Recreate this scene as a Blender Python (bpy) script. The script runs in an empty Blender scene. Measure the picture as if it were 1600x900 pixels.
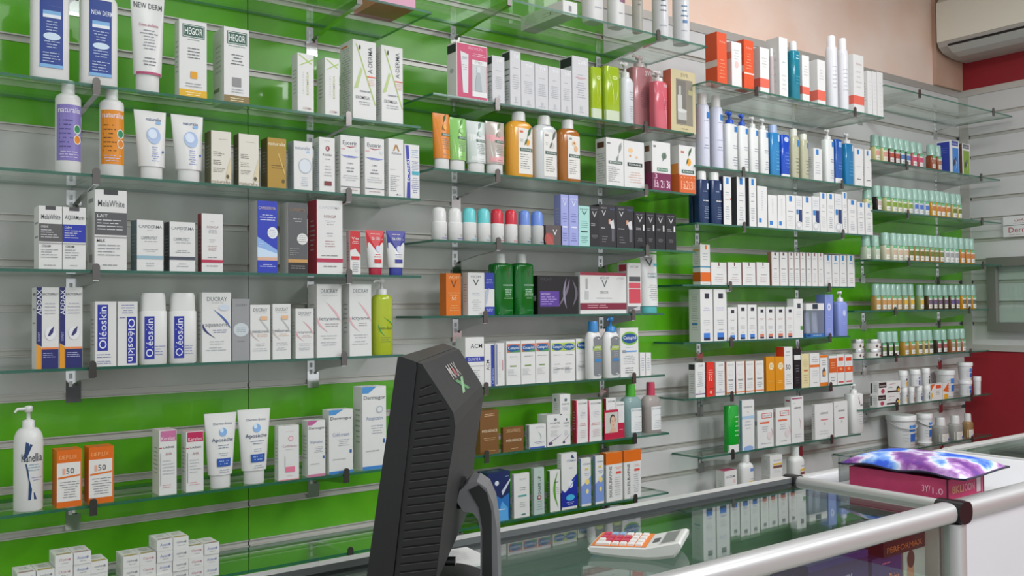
import bpy, math, random
from mathutils import Vector, Matrix
random.seed(7)
R = math.radians
SC = bpy.context.scene
COL = SC.collection

# ------------------------------------------------------------------ camera, world, lights, exposure
H = 1.35                                   # camera height above the floor
FPX = 1452.4                               # focal length in pixels of the 1600 px frame
YAW, PITCH, ROLL = 0.64384, 0.023317, -0.008674
_f = Vector((math.sin(YAW)*math.cos(PITCH), math.cos(YAW)*math.cos(PITCH), math.sin(PITCH)))
_r = _f.cross(Vector((0, 0, 1))).normalized()
_u = _r.cross(_f)
CR = _r*math.cos(ROLL) + _u*math.sin(ROLL)
CU = -_r*math.sin(ROLL) + _u*math.cos(ROLL)
cam_d = bpy.data.cameras.new('camera')
cam = bpy.data.objects.new('camera', cam_d)
COL.objects.link(cam)
cam_d.sensor_width = 36.0
cam_d.lens = 36.0*FPX/1600
cam_d.clip_start = 0.02
cam.matrix_world = Matrix(((CR.x, CU.x, -_f.x, 0), (CR.y, CU.y, -_f.y, 0), (CR.z, CU.z, -_f.z, H), (0, 0, 0, 1)))
SC.camera = cam
SC.view_settings.view_transform = 'Standard'
SC.view_settings.look = 'None'
SC.view_settings.gamma = 1.0
SC.view_settings.use_curve_mapping = False
SC.view_settings.exposure = -0.06
world = bpy.data.worlds.new('daylight')
SC.world = world
world.use_nodes = True
world.node_tree.nodes['Background'].inputs[0].default_value = (0.93, 0.97, 1.0, 1)
world.node_tree.nodes['Background'].inputs[1].default_value = 0.95

def lamp(x, y, sx, sy, watt, z=2.82, col=(0.96, 0.98, 1.0)):
    d = bpy.data.lights.new('ceiling_or_fill_lamp', 'AREA')
    d.shape = 'RECTANGLE'; d.size = sx; d.size_y = sy; d.energy = watt; d.color = col
    o = bpy.data.objects.new('ceiling_or_fill_lamp', d)
    o.location = (x, y, z)
    COL.objects.link(o)
for lx, w0, w1 in ((-0.9, 5, 10), (0.9, 9, 15), (2.7, 18, 62)):
    lamp(lx, 1.15, 0.3, 1.1, w0)
    lamp(lx, -0.9, 0.6, 1.1, w1)
lamp(3.5, -0.6, 0.6, 1.1, 34)  # extra fill lamp, added to brighten the right end of the room

# ------------------------------------------------------------------ helpers
def ray(px, py):
    return _f + CR*((px-800)/FPX) + CU*((450-py)/FPX)
def at_y(px, py, Y):                       # the point of the world seen at a pixel, on the plane y = Y
    d = ray(px, py); p = d*(Y/d.y); return Vector((p.x, p.y, p.z+H))
def at_z(px, py, Z):
    d = ray(px, py); p = d*((Z-H)/d.z); return Vector((p.x, p.y, p.z+H))
def at_d(px, py, D):                       # at a distance D along the view axis
    p = ray(px, py)*D; return Vector((p.x, p.y, p.z+H))

def lin(h):
    h = h.lstrip('#'); o = []
    for i in (0, 2, 4):
        c = int(h[i:i+2], 16)/255
        o.append(c/12.92 if c <= 0.04045 else ((c+0.055)/1.055)**2.4)
    return (*o, 1)
_M = {}
def mat(col, rough=0.42, metal=0.0, alpha=1.0, coat=0.0, spec=0.5):
    key = (col, rough, metal, alpha, coat, spec)
    if key in _M: return _M[key]
    m = bpy.data.materials.new('paint'+col.strip('#')); m.use_nodes = True
    nt = m.node_tree; b = nt.nodes['Principled BSDF']
    b.inputs['Base Color'].default_value = lin(col)
    b.inputs['Roughness'].default_value = rough
    b.inputs['Metallic'].default_value = metal
    b.inputs['Coat Weight'].default_value = coat
    b.inputs['Specular IOR Level'].default_value = spec
    if alpha < 1:                          # clear plastic: part of the light passes straight through
        out = nt.nodes['Material Output']
        tr = nt.nodes.new('ShaderNodeBsdfTransparent'); tr.inputs[0].default_value = tuple(min(1, 0.35+0.7*c) for c in lin(col)[:3])+(1,)
        mx = nt.nodes.new('ShaderNodeMixShader'); mx.inputs[0].default_value = alpha
        nt.links.new(tr.outputs[0], mx.inputs[1]); nt.links.new(b.outputs[0], mx.inputs[2]); nt.links.new(mx.outputs[0], out.inputs[0])
    _M[key] = m
    return m
def noisy(name, c1, c2, scale, rough, bump=0.0, stretch=(1, 1, 1), metal=0.0, detail=4, coat=0.0, rvar=0.0):
    m = bpy.data.materials.new(name); m.use_nodes = True
    nt = m.node_tree; N = nt.nodes; L = nt.links; b = N['Principled BSDF']
    tc = N.new('ShaderNodeTexCoord'); mp = N.new('ShaderNodeMapping'); mp.inputs['Scale'].default_value = stretch
    L.new(tc.outputs['Object'], mp.inputs[0])
    nz = N.new('ShaderNodeTexNoise'); nz.inputs['Scale'].default_value = scale; nz.inputs['Detail'].default_value = detail
    L.new(mp.outputs[0], nz.inputs[0])
    rp = N.new('ShaderNodeValToRGB'); rp.color_ramp.elements[0].color = lin(c1); rp.color_ramp.elements[1].color = lin(c2)
    rp.color_ramp.elements[0].position = 0.3; rp.color_ramp.elements[1].position = 0.7
    L.new(nz.outputs[0], rp.inputs[0]); L.new(rp.outputs[0], b.inputs['Base Color'])
    b.inputs['Roughness'].default_value = rough; b.inputs['Metallic'].default_value = metal; b.inputs['Coat Weight'].default_value = coat
    if bump:
        bp = N.new('ShaderNodeBump'); bp.inputs['Strength'].default_value = bump; bp.inputs['Distance'].default_value = 0.01
        L.new(nz.outputs[0], bp.inputs['Height']); L.new(bp.outputs[0], b.inputs['Normal'])
    return m
def glass(name, tint, edge=False, refl=1.0):
    m = bpy.data.materials.new(name); m.use_nodes = True
    nt = m.node_tree; N = nt.nodes; L = nt.links; N.remove(N['Principled BSDF']); out = N['Material Output']
    tr = N.new('ShaderNodeBsdfTransparent'); tr.inputs[0].default_value = lin(tint)
    gl = N.new('ShaderNodeBsdfGlossy'); gl.inputs['Roughness'].default_value = 0.02; gl.inputs[0].default_value = (refl, refl, refl, 1)
    fr = N.new('ShaderNodeFresnel'); ge = N.new('ShaderNodeNewGeometry')
    ir = N.new('ShaderNodeMath'); ir.operation = 'MULTIPLY_ADD'; ir.inputs[1].default_value = 1/1.5-1.5; ir.inputs[2].default_value = 1.5
    L.new(ge.outputs['Backfacing'], ir.inputs[0]); L.new(ir.outputs[0], fr.inputs[0])
    mx = N.new('ShaderNodeMixShader')
    L.new(fr.outputs[0], mx.inputs[0]); L.new(tr.outputs[0], mx.inputs[1]); L.new(gl.outputs[0], mx.inputs[2])
    if edge:
        df = N.new('ShaderNodeBsdfPrincipled'); df.inputs['Base Color'].default_value = lin(edge); df.inputs['Roughness'].default_value = 0.25
        m2 = N.new('ShaderNodeMixShader'); m2.inputs[0].default_value = 0.7
        L.new(mx.outputs[0], m2.inputs[1]); L.new(df.outputs[0], m2.inputs[2]); L.new(m2.outputs[0], out.inputs[0])
    else:
        L.new(mx.outputs[0], out.inputs[0])
    return m

class MB:                                  # collects faces with materials, builds ONE mesh object
    def __init__(s): s.v = []; s.f = []; s.m = []; s.mats = []; s.smooth = []
    def mi(s, m):
        if m not in s.mats: s.mats.append(m)
        return s.mats.index(m)
    def add(s, vs, fs, m, smooth=False):
        n = len(s.v); k = s.mi(m); s.v += [tuple(v) for v in vs]
        for f in fs: s.f.append([i+n for i in f]); s.m.append(k); s.smooth.append(smooth)
    def quad(s, a, b, c, d, m): s.add([a, b, c, d], [(0, 1, 2, 3)], m)
    def box(s, x0, x1, y0, y1, z0, z1, m, sides=None, bev=0.0):
        v = [(x0, y0, z0), (x1, y0, z0), (x1, y1, z0), (x0, y1, z0), (x0, y0, z1), (x1, y0, z1), (x1, y1, z1), (x0, y1, z1)]
        F = {'b': (0, 3, 2, 1), 't': (4, 5, 6, 7), 'f': (0, 1, 5, 4), 'k': (2, 3, 7, 6), 'l': (3, 0, 4, 7), 'r': (1, 2, 6, 5)}
        for k, f in F.items(): s.add([v[i] for i in f], [(0, 1, 2, 3)], (sides or {}).get(k, m))
    def loft(s, rings, m, cap0=True, cap1=True, smooth=True):
        n = len(rings[0]); vs = [p for r in rings for p in r]; fs = []
        for i in range(len(rings)-1):
            for j in range(n):
                a = i*n+j; b = i*n+(j+1) % n
                fs.append((a, b, b+n, a+n))
        s.add(vs, fs, m, smooth)
        if cap0: s.add(rings[0], [tuple(range(n))[::-1]], m)
        if cap1: s.add(rings[-1], [tuple(range(n))], m)
    def lathe(s, prof, m, cx=0, cy=0, k=1.0, n=20, pw=2.0, **kw):
        rings = []
        for z, r in prof:
            rings.append([sup(cx, cy, r, r*k, 2*math.pi*j/n, z, pw) for j in range(n)])
        s.loft(rings, m, **kw)
    def tube(s, pts, r, m, n=8):
        pts = [Vector(p) for p in pts]; rings = []
        for i, p in enumerate(pts):
            d = (pts[min(i+1, len(pts)-1)]-pts[max(i-1, 0)]).normalized()
            a = d.cross(Vector((0, 0, 1)));
            if a.length < 1e-3: a = Vector((1, 0, 0))
            a.normalize(); b = d.cross(a)
            rr = r[i] if isinstance(r, (list, tuple)) else r
            rings.append([p+a*rr*math.cos(2*math.pi*j/n)+b*rr*math.sin(2*math.pi*j/n) for j in range(n)])
        s.loft(rings, m)
    def xform(s, M): s.v = [tuple(M @ Vector(v)) for v in s.v]
    def build(s, name, parent=None, loc=None, rotz=0):
        me = bpy.data.meshes.new(name); me.from_pydata(s.v, [], s.f)
        for m in s.mats: me.materials.append(m)
        me.polygons.foreach_set('material_index', s.m); me.polygons.foreach_set('use_smooth', s.smooth)
        me.update()
        o = bpy.data.objects.new(name, me); COL.objects.link(o)
        if parent: o.parent = parent
        if loc is not None: o.location = loc
        o.rotation_euler.z = rotz
        return o
def sup(cx, cy, a, b, t, z, pw):
    c, q = math.cos(t), math.sin(t); e = 2/pw
    return (cx+a*math.copysign(abs(c)**e, c), cy+b*math.copysign(abs(q)**e, q), z)
def tag(o, label=None, cat=None, group=None, kind=None):
    if label: o['label'] = label
    if cat: o['category'] = cat
    if group: o['group'] = group
    if kind: o['kind'] = kind
    return o
def empty(name, loc, rz=0):
    o = bpy.data.objects.new(name, None); COL.objects.link(o); o.location = loc; o.rotation_euler.z = rz
    o.empty_display_size = 0.02
    return o
def copy_tree(o, parent=None):
    c = o.copy(); COL.objects.link(c)
    if parent: c.parent = parent
    for ch in list(o.children): copy_tree(ch, c)
    return c

_T = {}
def glyphs(text, bold=True):               # lettering as a flat mesh, scaled to the unit square
    key = (text, bold)
    if key not in _T:
        cu = bpy.data.curves.new('lettering', 'FONT'); cu.body = text; cu.resolution_u = 2
        if bold: cu.offset = 0.003
        ob = bpy.data.objects.new('lettering', cu); COL.objects.link(ob)
        dg = bpy.context.evaluated_depsgraph_get(); me = bpy.data.meshes.new_from_object(ob.evaluated_get(dg))
        vs = [tuple(v.co) for v in me.vertices]; fs = [tuple(p.vertices) for p in me.polygons]
        bpy.data.objects.remove(ob); bpy.data.meshes.remove(me)
        if not vs: vs = [(0, 0, 0)]
        x0 = min(v[0] for v in vs); x1 = max(v[0] for v in vs); y0 = min(v[1] for v in vs); y1 = max(v[1] for v in vs)
        _T[key] = ([((v[0]-x0)/(x1-x0+1e-9), (v[1]-y0)/(y1-y0+1e-9)) for v in vs], fs)
    return _T[key]

# decals: flat printing on a surface given by surf(u, v, lift)
def D(mb, surf, ops, lift0=0.0003, step=0.00012, nu=1):
    for i, op in enumerate(ops):
        k = op[0]; lf = lift0+step*i
        if k == 'r':
            u0, v0, u1, v1, c = op[1:6]
            vs = [surf(u0+(u1-u0)*j/nu, v, lf) for v in (v0, v1) for j in range(nu+1)]
            mb.add(vs, [(j, j+1, nu+2+j, nu+1+j) for j in range(nu)], mat(c))
        elif k == 't':
            tx, u0, v0, u1, v1, c = op[1:7]; rot = op[7] if len(op) > 7 else 0
            vs, fs = glyphs(tx)
            P = []
            for a, b in vs:
                if rot == 1: a, b = 1-b, a
                elif rot == -1: a, b = b, 1-a
                P.append(surf(u0+(u1-u0)*a, v0+(v1-v0)*b, lf))
            mb.add(P, fs, mat(c))
        elif k == 'l':
            u0, v0, u1, v1, n, c = op[1:7]; al = op[7] if len(op) > 7 else 'c'
            vs = []; fs = []
            for q in range(n):
                v = v1-(v1-v0)*(q+0.5)/n; hh = (v1-v0)/n*0.14; w = (u1-u0)*random.uniform(0.55, 1.0)
                s = u0 if al == 'l' else (u0+u1-w)/2
                e = s+w
                while s < e-0.01:
                    ww = min(e-s, random.uniform(0.12, 0.4)*(u1-u0)+0.02); b = len(vs)
                    vs += [surf(s, v-hh, lf), surf(s+ww, v-hh, lf), surf(s+ww, v+hh, lf), surf(s, v+hh, lf)]; fs.append((b, b+1, b+2, b+3))
                    s += ww+0.03*(u1-u0)+0.01
            mb.add(vs, fs, mat(c))
        elif k == 'e':
            u, v, ru, rv, c = op[1:6]; n = 20
            mb.add([surf(u+ru*math.cos(2*math.pi*j/n), v+rv*math.sin(2*math.pi*j/n), lf) for j in range(n)], [tuple(range(n))], mat(c))
        elif k == 'p':
            mb.add([surf(a, b, lf) for a, b in op[1]], [tuple(range(len(op[1])))], mat(op[2]))
        elif k == 'a':                      # curved stroke: u0 v0 -> u1 v1 bulging by s, thickness w
            u0, v0, u1, v1, s, w, c = op[1:8]; n = 10; vs = []
            for j in range(n+1):
                q = j/n; bu = s*math.sin(math.pi*q); tw = w*(0.12+math.sin(math.pi*q))
                x = u0+(u1-u0)*q+bu; z = v0+(v1-v0)*q
                vs += [surf(x-tw/2, z, lf), surf(x+tw/2, z, lf)]
            mb.add(vs, [(2*j, 2*j+1, 2*j+3, 2*j+2) for j in range(n)], mat(c))

W, G, K = '#dededc', '#8b8e92', '#1c1c20'
RED, CRI, NAVY, BLU, LB, ORG, YEL, GRN, TEAL, GOLD, PNK, LIL = '#c8232c', '#b01f3c', '#1f2a63', '#2438b0', '#7fb2e0', '#e0701c', '#e8b030', '#3f9a2c', '#2c9aa8', '#a8863a', '#c8386e', '#8f9fd8'
def r(*a): return ('r',)+a
def t(*a): return ('t',)+a
def l(*a): return ('l',)+a
def e(*a): return ('e',)+a
def p(*a): return ('p',)+a
def a_(*a): return ('a',)+a

# ------------------------------------------------------------------ the room
WY, XW = 2.30, 4.468                       # back wall plane (y), right wall plane (x)
def zg(k): return H + 0.614 - 0.1*k        # height of slatwall groove k
m_green = noisy('green laminate', '#4c9c0c', '#62b01c', 7, 0.3, stretch=(1, 1, 1), coat=0.25)
m_white = noisy('white laminate', '#c9c9c9', '#d3d2d1', 4, 0.28)
m_grey = noisy('pale grey laminate', '#b3b3b0', '#c2c2bf', 4, 0.22, stretch=(1, 1, 0.4))
m_alu = mat('#c4c2bc', 0.4, 0.3)
m_alud = mat('#8f8d88', 0.4, 0.6)
m_dark = mat('#3a3a3a', 0.6)
m_peach = noisy('peach plaster', '#efcdb9', '#f6e0d4', 3.2, 0.3, bump=0.25, stretch=(1, 1, 1.3), detail=3)
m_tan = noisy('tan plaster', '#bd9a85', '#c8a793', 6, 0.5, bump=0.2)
m_red = noisy('red wall paint', '#8c1420', '#9a1c28', 3, 0.55)
m_floor = noisy('floor tile', '#8f8a82', '#a09a90', 2, 0.3)
m_ceil = mat('#e4e4e0', 0.8)
m_fix = mat('#d6d8da', 0.3, 0.0)

def struct(name, mb): o = mb.build(name); o['kind'] = 'structure'; return o
b = MB(); b.box(-3, XW+0.1, -3, WY+0.1, -0.1, 0, m_floor); struct('floor', b)
b = MB(); b.box(-3, XW+0.1, -3, WY+0.1, 2.86, 2.96, m_ceil); struct('ceiling', b)
# back wall: boards between the grooves, a plaster field above
b = MB()
G_ = 0.009
SEAM = 2.12
def board_mat(k, right):
    g = (2 <= k < 8) if right else (k < 2 or k >= 8)
    return m_green if g else (m_white if right else m_grey)
for x0, x1, rt in ((-3, 0.884, 0), (0.886, SEAM-0.001, 0), (SEAM+0.001, XW, 1)):
    for k in range(-4, 19):
        hi = zg(k)-(G_ if k > -4 else 0); lo = zg(k+1)+G_
        b.box(x0, x1, WY, WY+0.016, lo, hi, board_mat(k, rt))
b.box(-3, XW, WY+0.016, WY+0.03, 0, zg(-4), m_alud)
b.box(-3, XW, WY, WY+0.016, 0, zg(19)-G_, m_green)
b.box(-3, XW+0.1, WY+0.03, WY+0.1, 0, zg(-4), m_dark)
b.box(-3, XW+0.1, WY-0.001, WY+0.1, zg(-4)+0.03, 2.86, m_peach)
struct('wall_back', b)
# aluminium inserts pressed into the grooves
def insert(b, x0, x1, z, f):               # f maps (along, depth, z)
    def q(d0, d1, z0, z1, m):
        v = [f(x0, d0, z0), f(x1, d0, z0), f(x1, d1, z0), f(x0, d1, z0), f(x0, d0, z1), f(x1, d0, z1), f(x1, d1, z1), f(x0, d1, z1)]
        for F in ((0, 3, 2, 1), (4, 5, 6, 7), (0, 1, 5, 4), (2, 3, 7, 6), (3, 0, 4, 7), (1, 2, 6, 5)): b.add([v[i] for i in F], [(0, 1, 2, 3)], m)
    q(-0.002, 0.010, z+0.006, z+0.0088, m_alu)
    q(-0.002, 0.010, z-0.0088, z-0.006, m_alu)
    q(0.0045, 0.0105, z-0.0058, z+0.0058, m_alu)
b = MB()
for k in range(-3, 19):
    segs = [(-3, 0.884), (0.888, SEAM-0.004), (SEAM+0.004, XW-0.03)]
    if k in (4, 5): segs[1] = (1.06, SEAM-0.004)
    for x0, x1 in segs: insert(b, x0, x1, zg(k), lambda x, d, z: (x, WY+d, z))
b.box(SEAM-0.006, SEAM+0.006, WY-0.0015, WY+0.01, 0.3, zg(2), m_alud)
o = struct('trim_1', b)
b = MB(); b.box(-3, XW-0.0005, WY-0.004, WY+0.012, zg(-4), zg(-4)+0.03, mat('#b4b0aa', 0.4, 0.2)); struct('trim_2', b)
# thin raised strip, darker tan than the plaster field, in the corner above the boards
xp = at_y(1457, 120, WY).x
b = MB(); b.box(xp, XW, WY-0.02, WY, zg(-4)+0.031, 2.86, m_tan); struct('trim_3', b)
# right wall
b = MB()
for k in range(-4, 8):
    hi = zg(k)-(G_ if k > -4 else 0); lo = zg(k+1)+(G_ if k < 7 else -0.0)
    b.box(XW, XW+0.016, -3, WY, lo, hi, m_white)
b.box(XW+0.016, XW+0.1, -3, WY, 0, 2.86, m_alud)
b.box(XW, XW+0.016, -3, WY, 0, zg(8)-0.03, m_red)
b.box(XW, XW+0.016, -3, WY, zg(-4)+0.03, 2.86, m_red)
struct('wall_right', b)
b = MB()
for k in range(-3, 8): insert(b, -3, WY-0.05, zg(k), lambda x, d, z: (XW+d, x, z))
b.box(XW-0.006, XW+0.01, -3, WY, zg(-4), zg(-4)+0.03, m_alu)
b.box(XW-0.006, XW+0.01, -3, WY, zg(8)-0.03, zg(8), m_alu)
b.box(XW-0.0055, XW+0.004, WY-0.045, WY-0.001, zg(8)+0.0005, zg(-4)-0.0005, m_alu)
struct('trim_4', b)

# ------------------------------------------------------------------ glass shelves and chrome brackets
g_shelf = glass('clear shelf glass', '#f5fbf7')
g_edge = glass('shelf glass edge', '#bfe0d0', edge='#2a6656')
g_top = glass('counter glass', '#dde6e1', refl=1.0)
m_chrome = mat('#d8d8d8', 0.12, 1.0)
m_clip = mat('#6a6664', 0.25, 0.8)
BAYN = {1: 'left bay', 2: 'second bay', 3: 'third bay', 4: 'far right bay'}
ORD = ['top', 'second', 'third', 'fourth', 'fifth', 'sixth', 'seventh', 'eighth']
BX = {1: (0.262, 1.272), 2: (1.312, 2.328), 3: (2.336, 3.362), 4: (3.372, 4.425)}
BR_ = {1: (0.473, 1.061), 2: (1.52, 2.10), 3: (2.574, 3.158), 4: (3.62, 4.238)}
T0, U, L_ = 2.03, 2.09, 2.155              # front edge: top row, upper rows, lower (shallower) rows
#  bay, row: (front y, front edge pixel)
SH = {(1, 0): (T0, 600, 2), (1, 1): (U, 400, 164), (1, 2): (U, 400, 291), (1, 3): (U, 400, 426), (1, 4): (U+0.03, 400, 563), (1, 5): (U+0.02, 400, 757), (1, 6): (U, 400, 889),
      (2, 0): (T0, 1080, 66), (2, 1): (U, 885, 177), (2, 2): (U, 880, 282), (2, 3): (U, 880, 383), (2, 4): (L_, 880, 491), (2, 5): (L_, 880, 596), (2, 6): (L_, 880, 696), (2, 7): (L_, 880, 798),
      (3, 0): (T0, 1244, 154), (3, 1): (U, 1226, 275), (3, 2): (U, 1221, 357), (3, 3): (L_, 1194, 446), (3, 4): (L_, 1194, 530), (3, 5): (L_, 1194, 612), (3, 6): (L_, 1220, 696), (3, 7): (L_, 1200, 782),
      (4, 0): (T0, 1480, 156), (4, 1): (U, 1465, 265), (4, 2): (U, 1468, 338), (4, 3): (U, 1448, 409), (4, 4): (L_, 1440, 484), (4, 5): (L_, 1440, 554), (4, 6): (L_, 1433, 629), (4, 7): (L_, 1433, 700)}
XR = {(1, 4): 1.235, (1, 5): 1.235, (2, 4): 2.245, (2, 5): 2.245, (2, 6): 2.26, (2, 7): 2.255, (3, 3): 3.33, (3, 4): 3.30, (3, 5): 3.31, (3, 6): 3.36}
XL = {(3, 6): 2.42, (4, 3): 3.36, (4, 4): 3.33, (4, 5): 3.33, (4, 6): 3.35}
SZ = {}
GT = 0.0065
def make_bracket(depth, key):
    root = empty('shelf_bracket', (0, 0, 0))
    m = MB(); m.box(-0.016, 0.016, -0.003, 0, -0.088, -0.012, m_chrome); pl = m.build('wall_plate', root)
    m = MB()
    for sx in (-0.006, 0.006):
        for sz in (-0.028, -0.046): m.box(sx-0.0035, sx+0.0035, -0.0045, -0.003, sz-0.006, sz+0.006, m_clip if sz < -0.03 and sx > 0 else m_fix)
    m.build('hook', pl)  # two by two small raised squares, the lower right one darker
    m = MB(); y1 = -depth-0.002
    sec = lambda y, h: [(-0.006, y, -GT-h), (0.006, y, -GT-h), (0.006, y, -GT-0.0005), (-0.006, y, -GT-0.0005)]
    m.loft([sec(-0.003, 0.042), sec(y1*0.5, 0.026), sec(y1, 0.017)], m_chrome, smooth=False); m.build('arm', root)
    m = MB(); n = 12; pts = []
    for j in range(n+1):
        an = math.pi*j/n; pts.append((0.0075*math.cos(an), 0.006+0.0075*math.sin(an)))
    pts = [(0.0075, -0.022)] + pts + [(-0.0075, -0.022)]
    m.loft([[(x, y1, z) for x, z in pts], [(x, y1-0.004, z) for x, z in pts]], m_clip, smooth=False); m.build('end_clip', root)
    return root
_br = {}
for (bay, row), (yf, px, py) in SH.items():
    P_ = at_y(px, py, yf); z = P_.z; SZ[(bay, row)] = z
    x0 = XL.get((bay, row), BX[bay][0]); x1 = XR.get((bay, row), BX[bay][1])
    m = MB(); m.box(x0, x1, yf, WY-0.006, z-GT, z, g_shelf, sides={'f': g_edge, 'l': g_edge, 'r': g_edge, 'k': g_edge})
    o = m.build('glass_shelf', None)
    tag(o, f'clear glass shelf with green edge, {ORD[row]} from the top in the {BAYN[bay]}', 'shelf', 'glass shelves on the slatted wall')
    dep = round(WY-yf, 4)
    if dep not in _br: _br[dep] = make_bracket(dep, dep); pb = _br[dep]; first = True
    else: first = False
    for side, bx in enumerate(BR_[bay]):
        if first: o = pb; first = False
        else: o = copy_tree(_br[dep])
        o.location = (bx, WY, z)
        tag(o, f'chrome bracket under the {"left" if side == 0 else "right"} end of the {ORD[row]} glass shelf, {BAYN[bay]}', 'bracket', 'chrome shelf brackets')

# ------------------------------------------------------------------ product builders
def finish(o, label, cat, group): 
    tag(o, label, cat, group); return o
_used = []
def shelf_phrase(key): return f'{ORD[key[1]]} shelf of {BAYN[key[0]]}'
# every product is queued with its description so that look-alikes get told apart by their order in the row
def reg(o, desc, cat, key, px, group=None):
    _used.append([o, desc, cat, key, px, group])
def write_labels():
    by = {}
    for it in _used: by.setdefault((it[1], it[3]), []).append(it)
    num = ['first', 'second', 'third', 'fourth', 'fifth', 'sixth', 'seventh', 'eighth', 'ninth', 'tenth', 'eleventh', 'twelfth', 'thirteenth', 'fourteenth', 'fifteenth', 'sixteenth', 'seventeenth', 'eighteenth', 'nineteenth', 'twentieth']
    for (desc, key), its in by.items():
        its.sort(key=lambda i: i[4])
        for n, (o, d, cat, k, px, grp) in enumerate(its):
            where = shelf_phrase(k) if isinstance(k, tuple) else k
            if len(its) == 1: lab = f'{d}, {where}'
            elif len(its) == 2: lab = f'{"left" if n == 0 else "right"} one of two: {d}, {where}'
            else: lab = f'{num[n]} from left, {d}, {where}'
            tag(o, lab, cat, grp if grp else (f'{d} on {where}' if len(its) > 1 else None))

FR = 0.010                                 # items stand this far behind the shelf's front edge
def view_cs(P):                            # azimuth of the view ray at a point: cos, sin to the wall normal
    h = math.hypot(P.x, P.y); return P.y/h, P.x/h
def depth_of(P): return (P-Vector((0, 0, H))).dot(_f)

def box_item(key, x0, x1, yt, desc, front=(), side=None, sidecol=None, col=W, top=None, xs=None, d=None, back=0.0, z=None, name='carton', cat='box', sideops=None, frontcol=None, rot=0, fr=FR, group=None):
    zb = SZ[key] if z is None else z
    yf = SH[key][0]+fr+back if key in SH else back
    A = at_y(x0, yt, yf); B = at_y(x1, yt, yf); w = B.x-A.x
    h = at_y((x0+x1)/2, yt, yf).z-zb
    if xs is not None:
        dd = ray(xs, 450); d = A.x/(dd.x/dd.y)-yf
    if d is None: d = max(0.02, min(w*0.9, 0.06))
    d = max(0.012, min(d, WY-0.012-yf))
    m = MB()
    m0 = mat(col); ms = mat(sidecol or col); mt = mat(top or col)
    m.box(-w/2, w/2, 0, d, 0, h, m0, sides={'l': ms, 'r': ms, 't': mt, 'f': mat(frontcol or col)})
    D(m, lambda u, v, f: (-w/2+u*w, -f, v*h), front)
    so = sideops if sideops is not None else [l(0.2, 0.3, 0.8, 0.75, 7, '#a9a9a9')]
    D(m, lambda u, v, f: (-w/2-f, d-u*d, v*h), so)
    D(m, lambda u, v, f: (-w/2+u*w, v*d, h+f), [l(0.2, 0.3, 0.8, 0.7, 2, '#b5b5b5')] if not top else [])
    o = m.build(name, None, (A.x+w/2, yf, zb), rot)
    reg(o, desc, cat, key, x0, group)
    return o, w, h, d

def solve_round(key, x0, x1, yt, k, fr=FR, back=0.0, z=None):
    zb = SZ[key] if z is None else z
    yf = (SH[key][0] if key in SH else 0)+fr+back; xc = (x0+x1)/2
    bb = 0.02
    for _ in range(6):
        yc = yf+bb; P = at_y(xc, yt, yc); c, s = view_cs(P)
        hw = (x1-x0)/2*depth_of(P)/FPX*math.cos(math.atan((xc-800)/FPX))
        a = hw/math.sqrt(c*c+(k*s)**2); bb = a*k
    P = at_y(xc, yt, yf+bb)
    return P.x, yf+bb, zb, a, bb, P.z-zb

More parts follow.
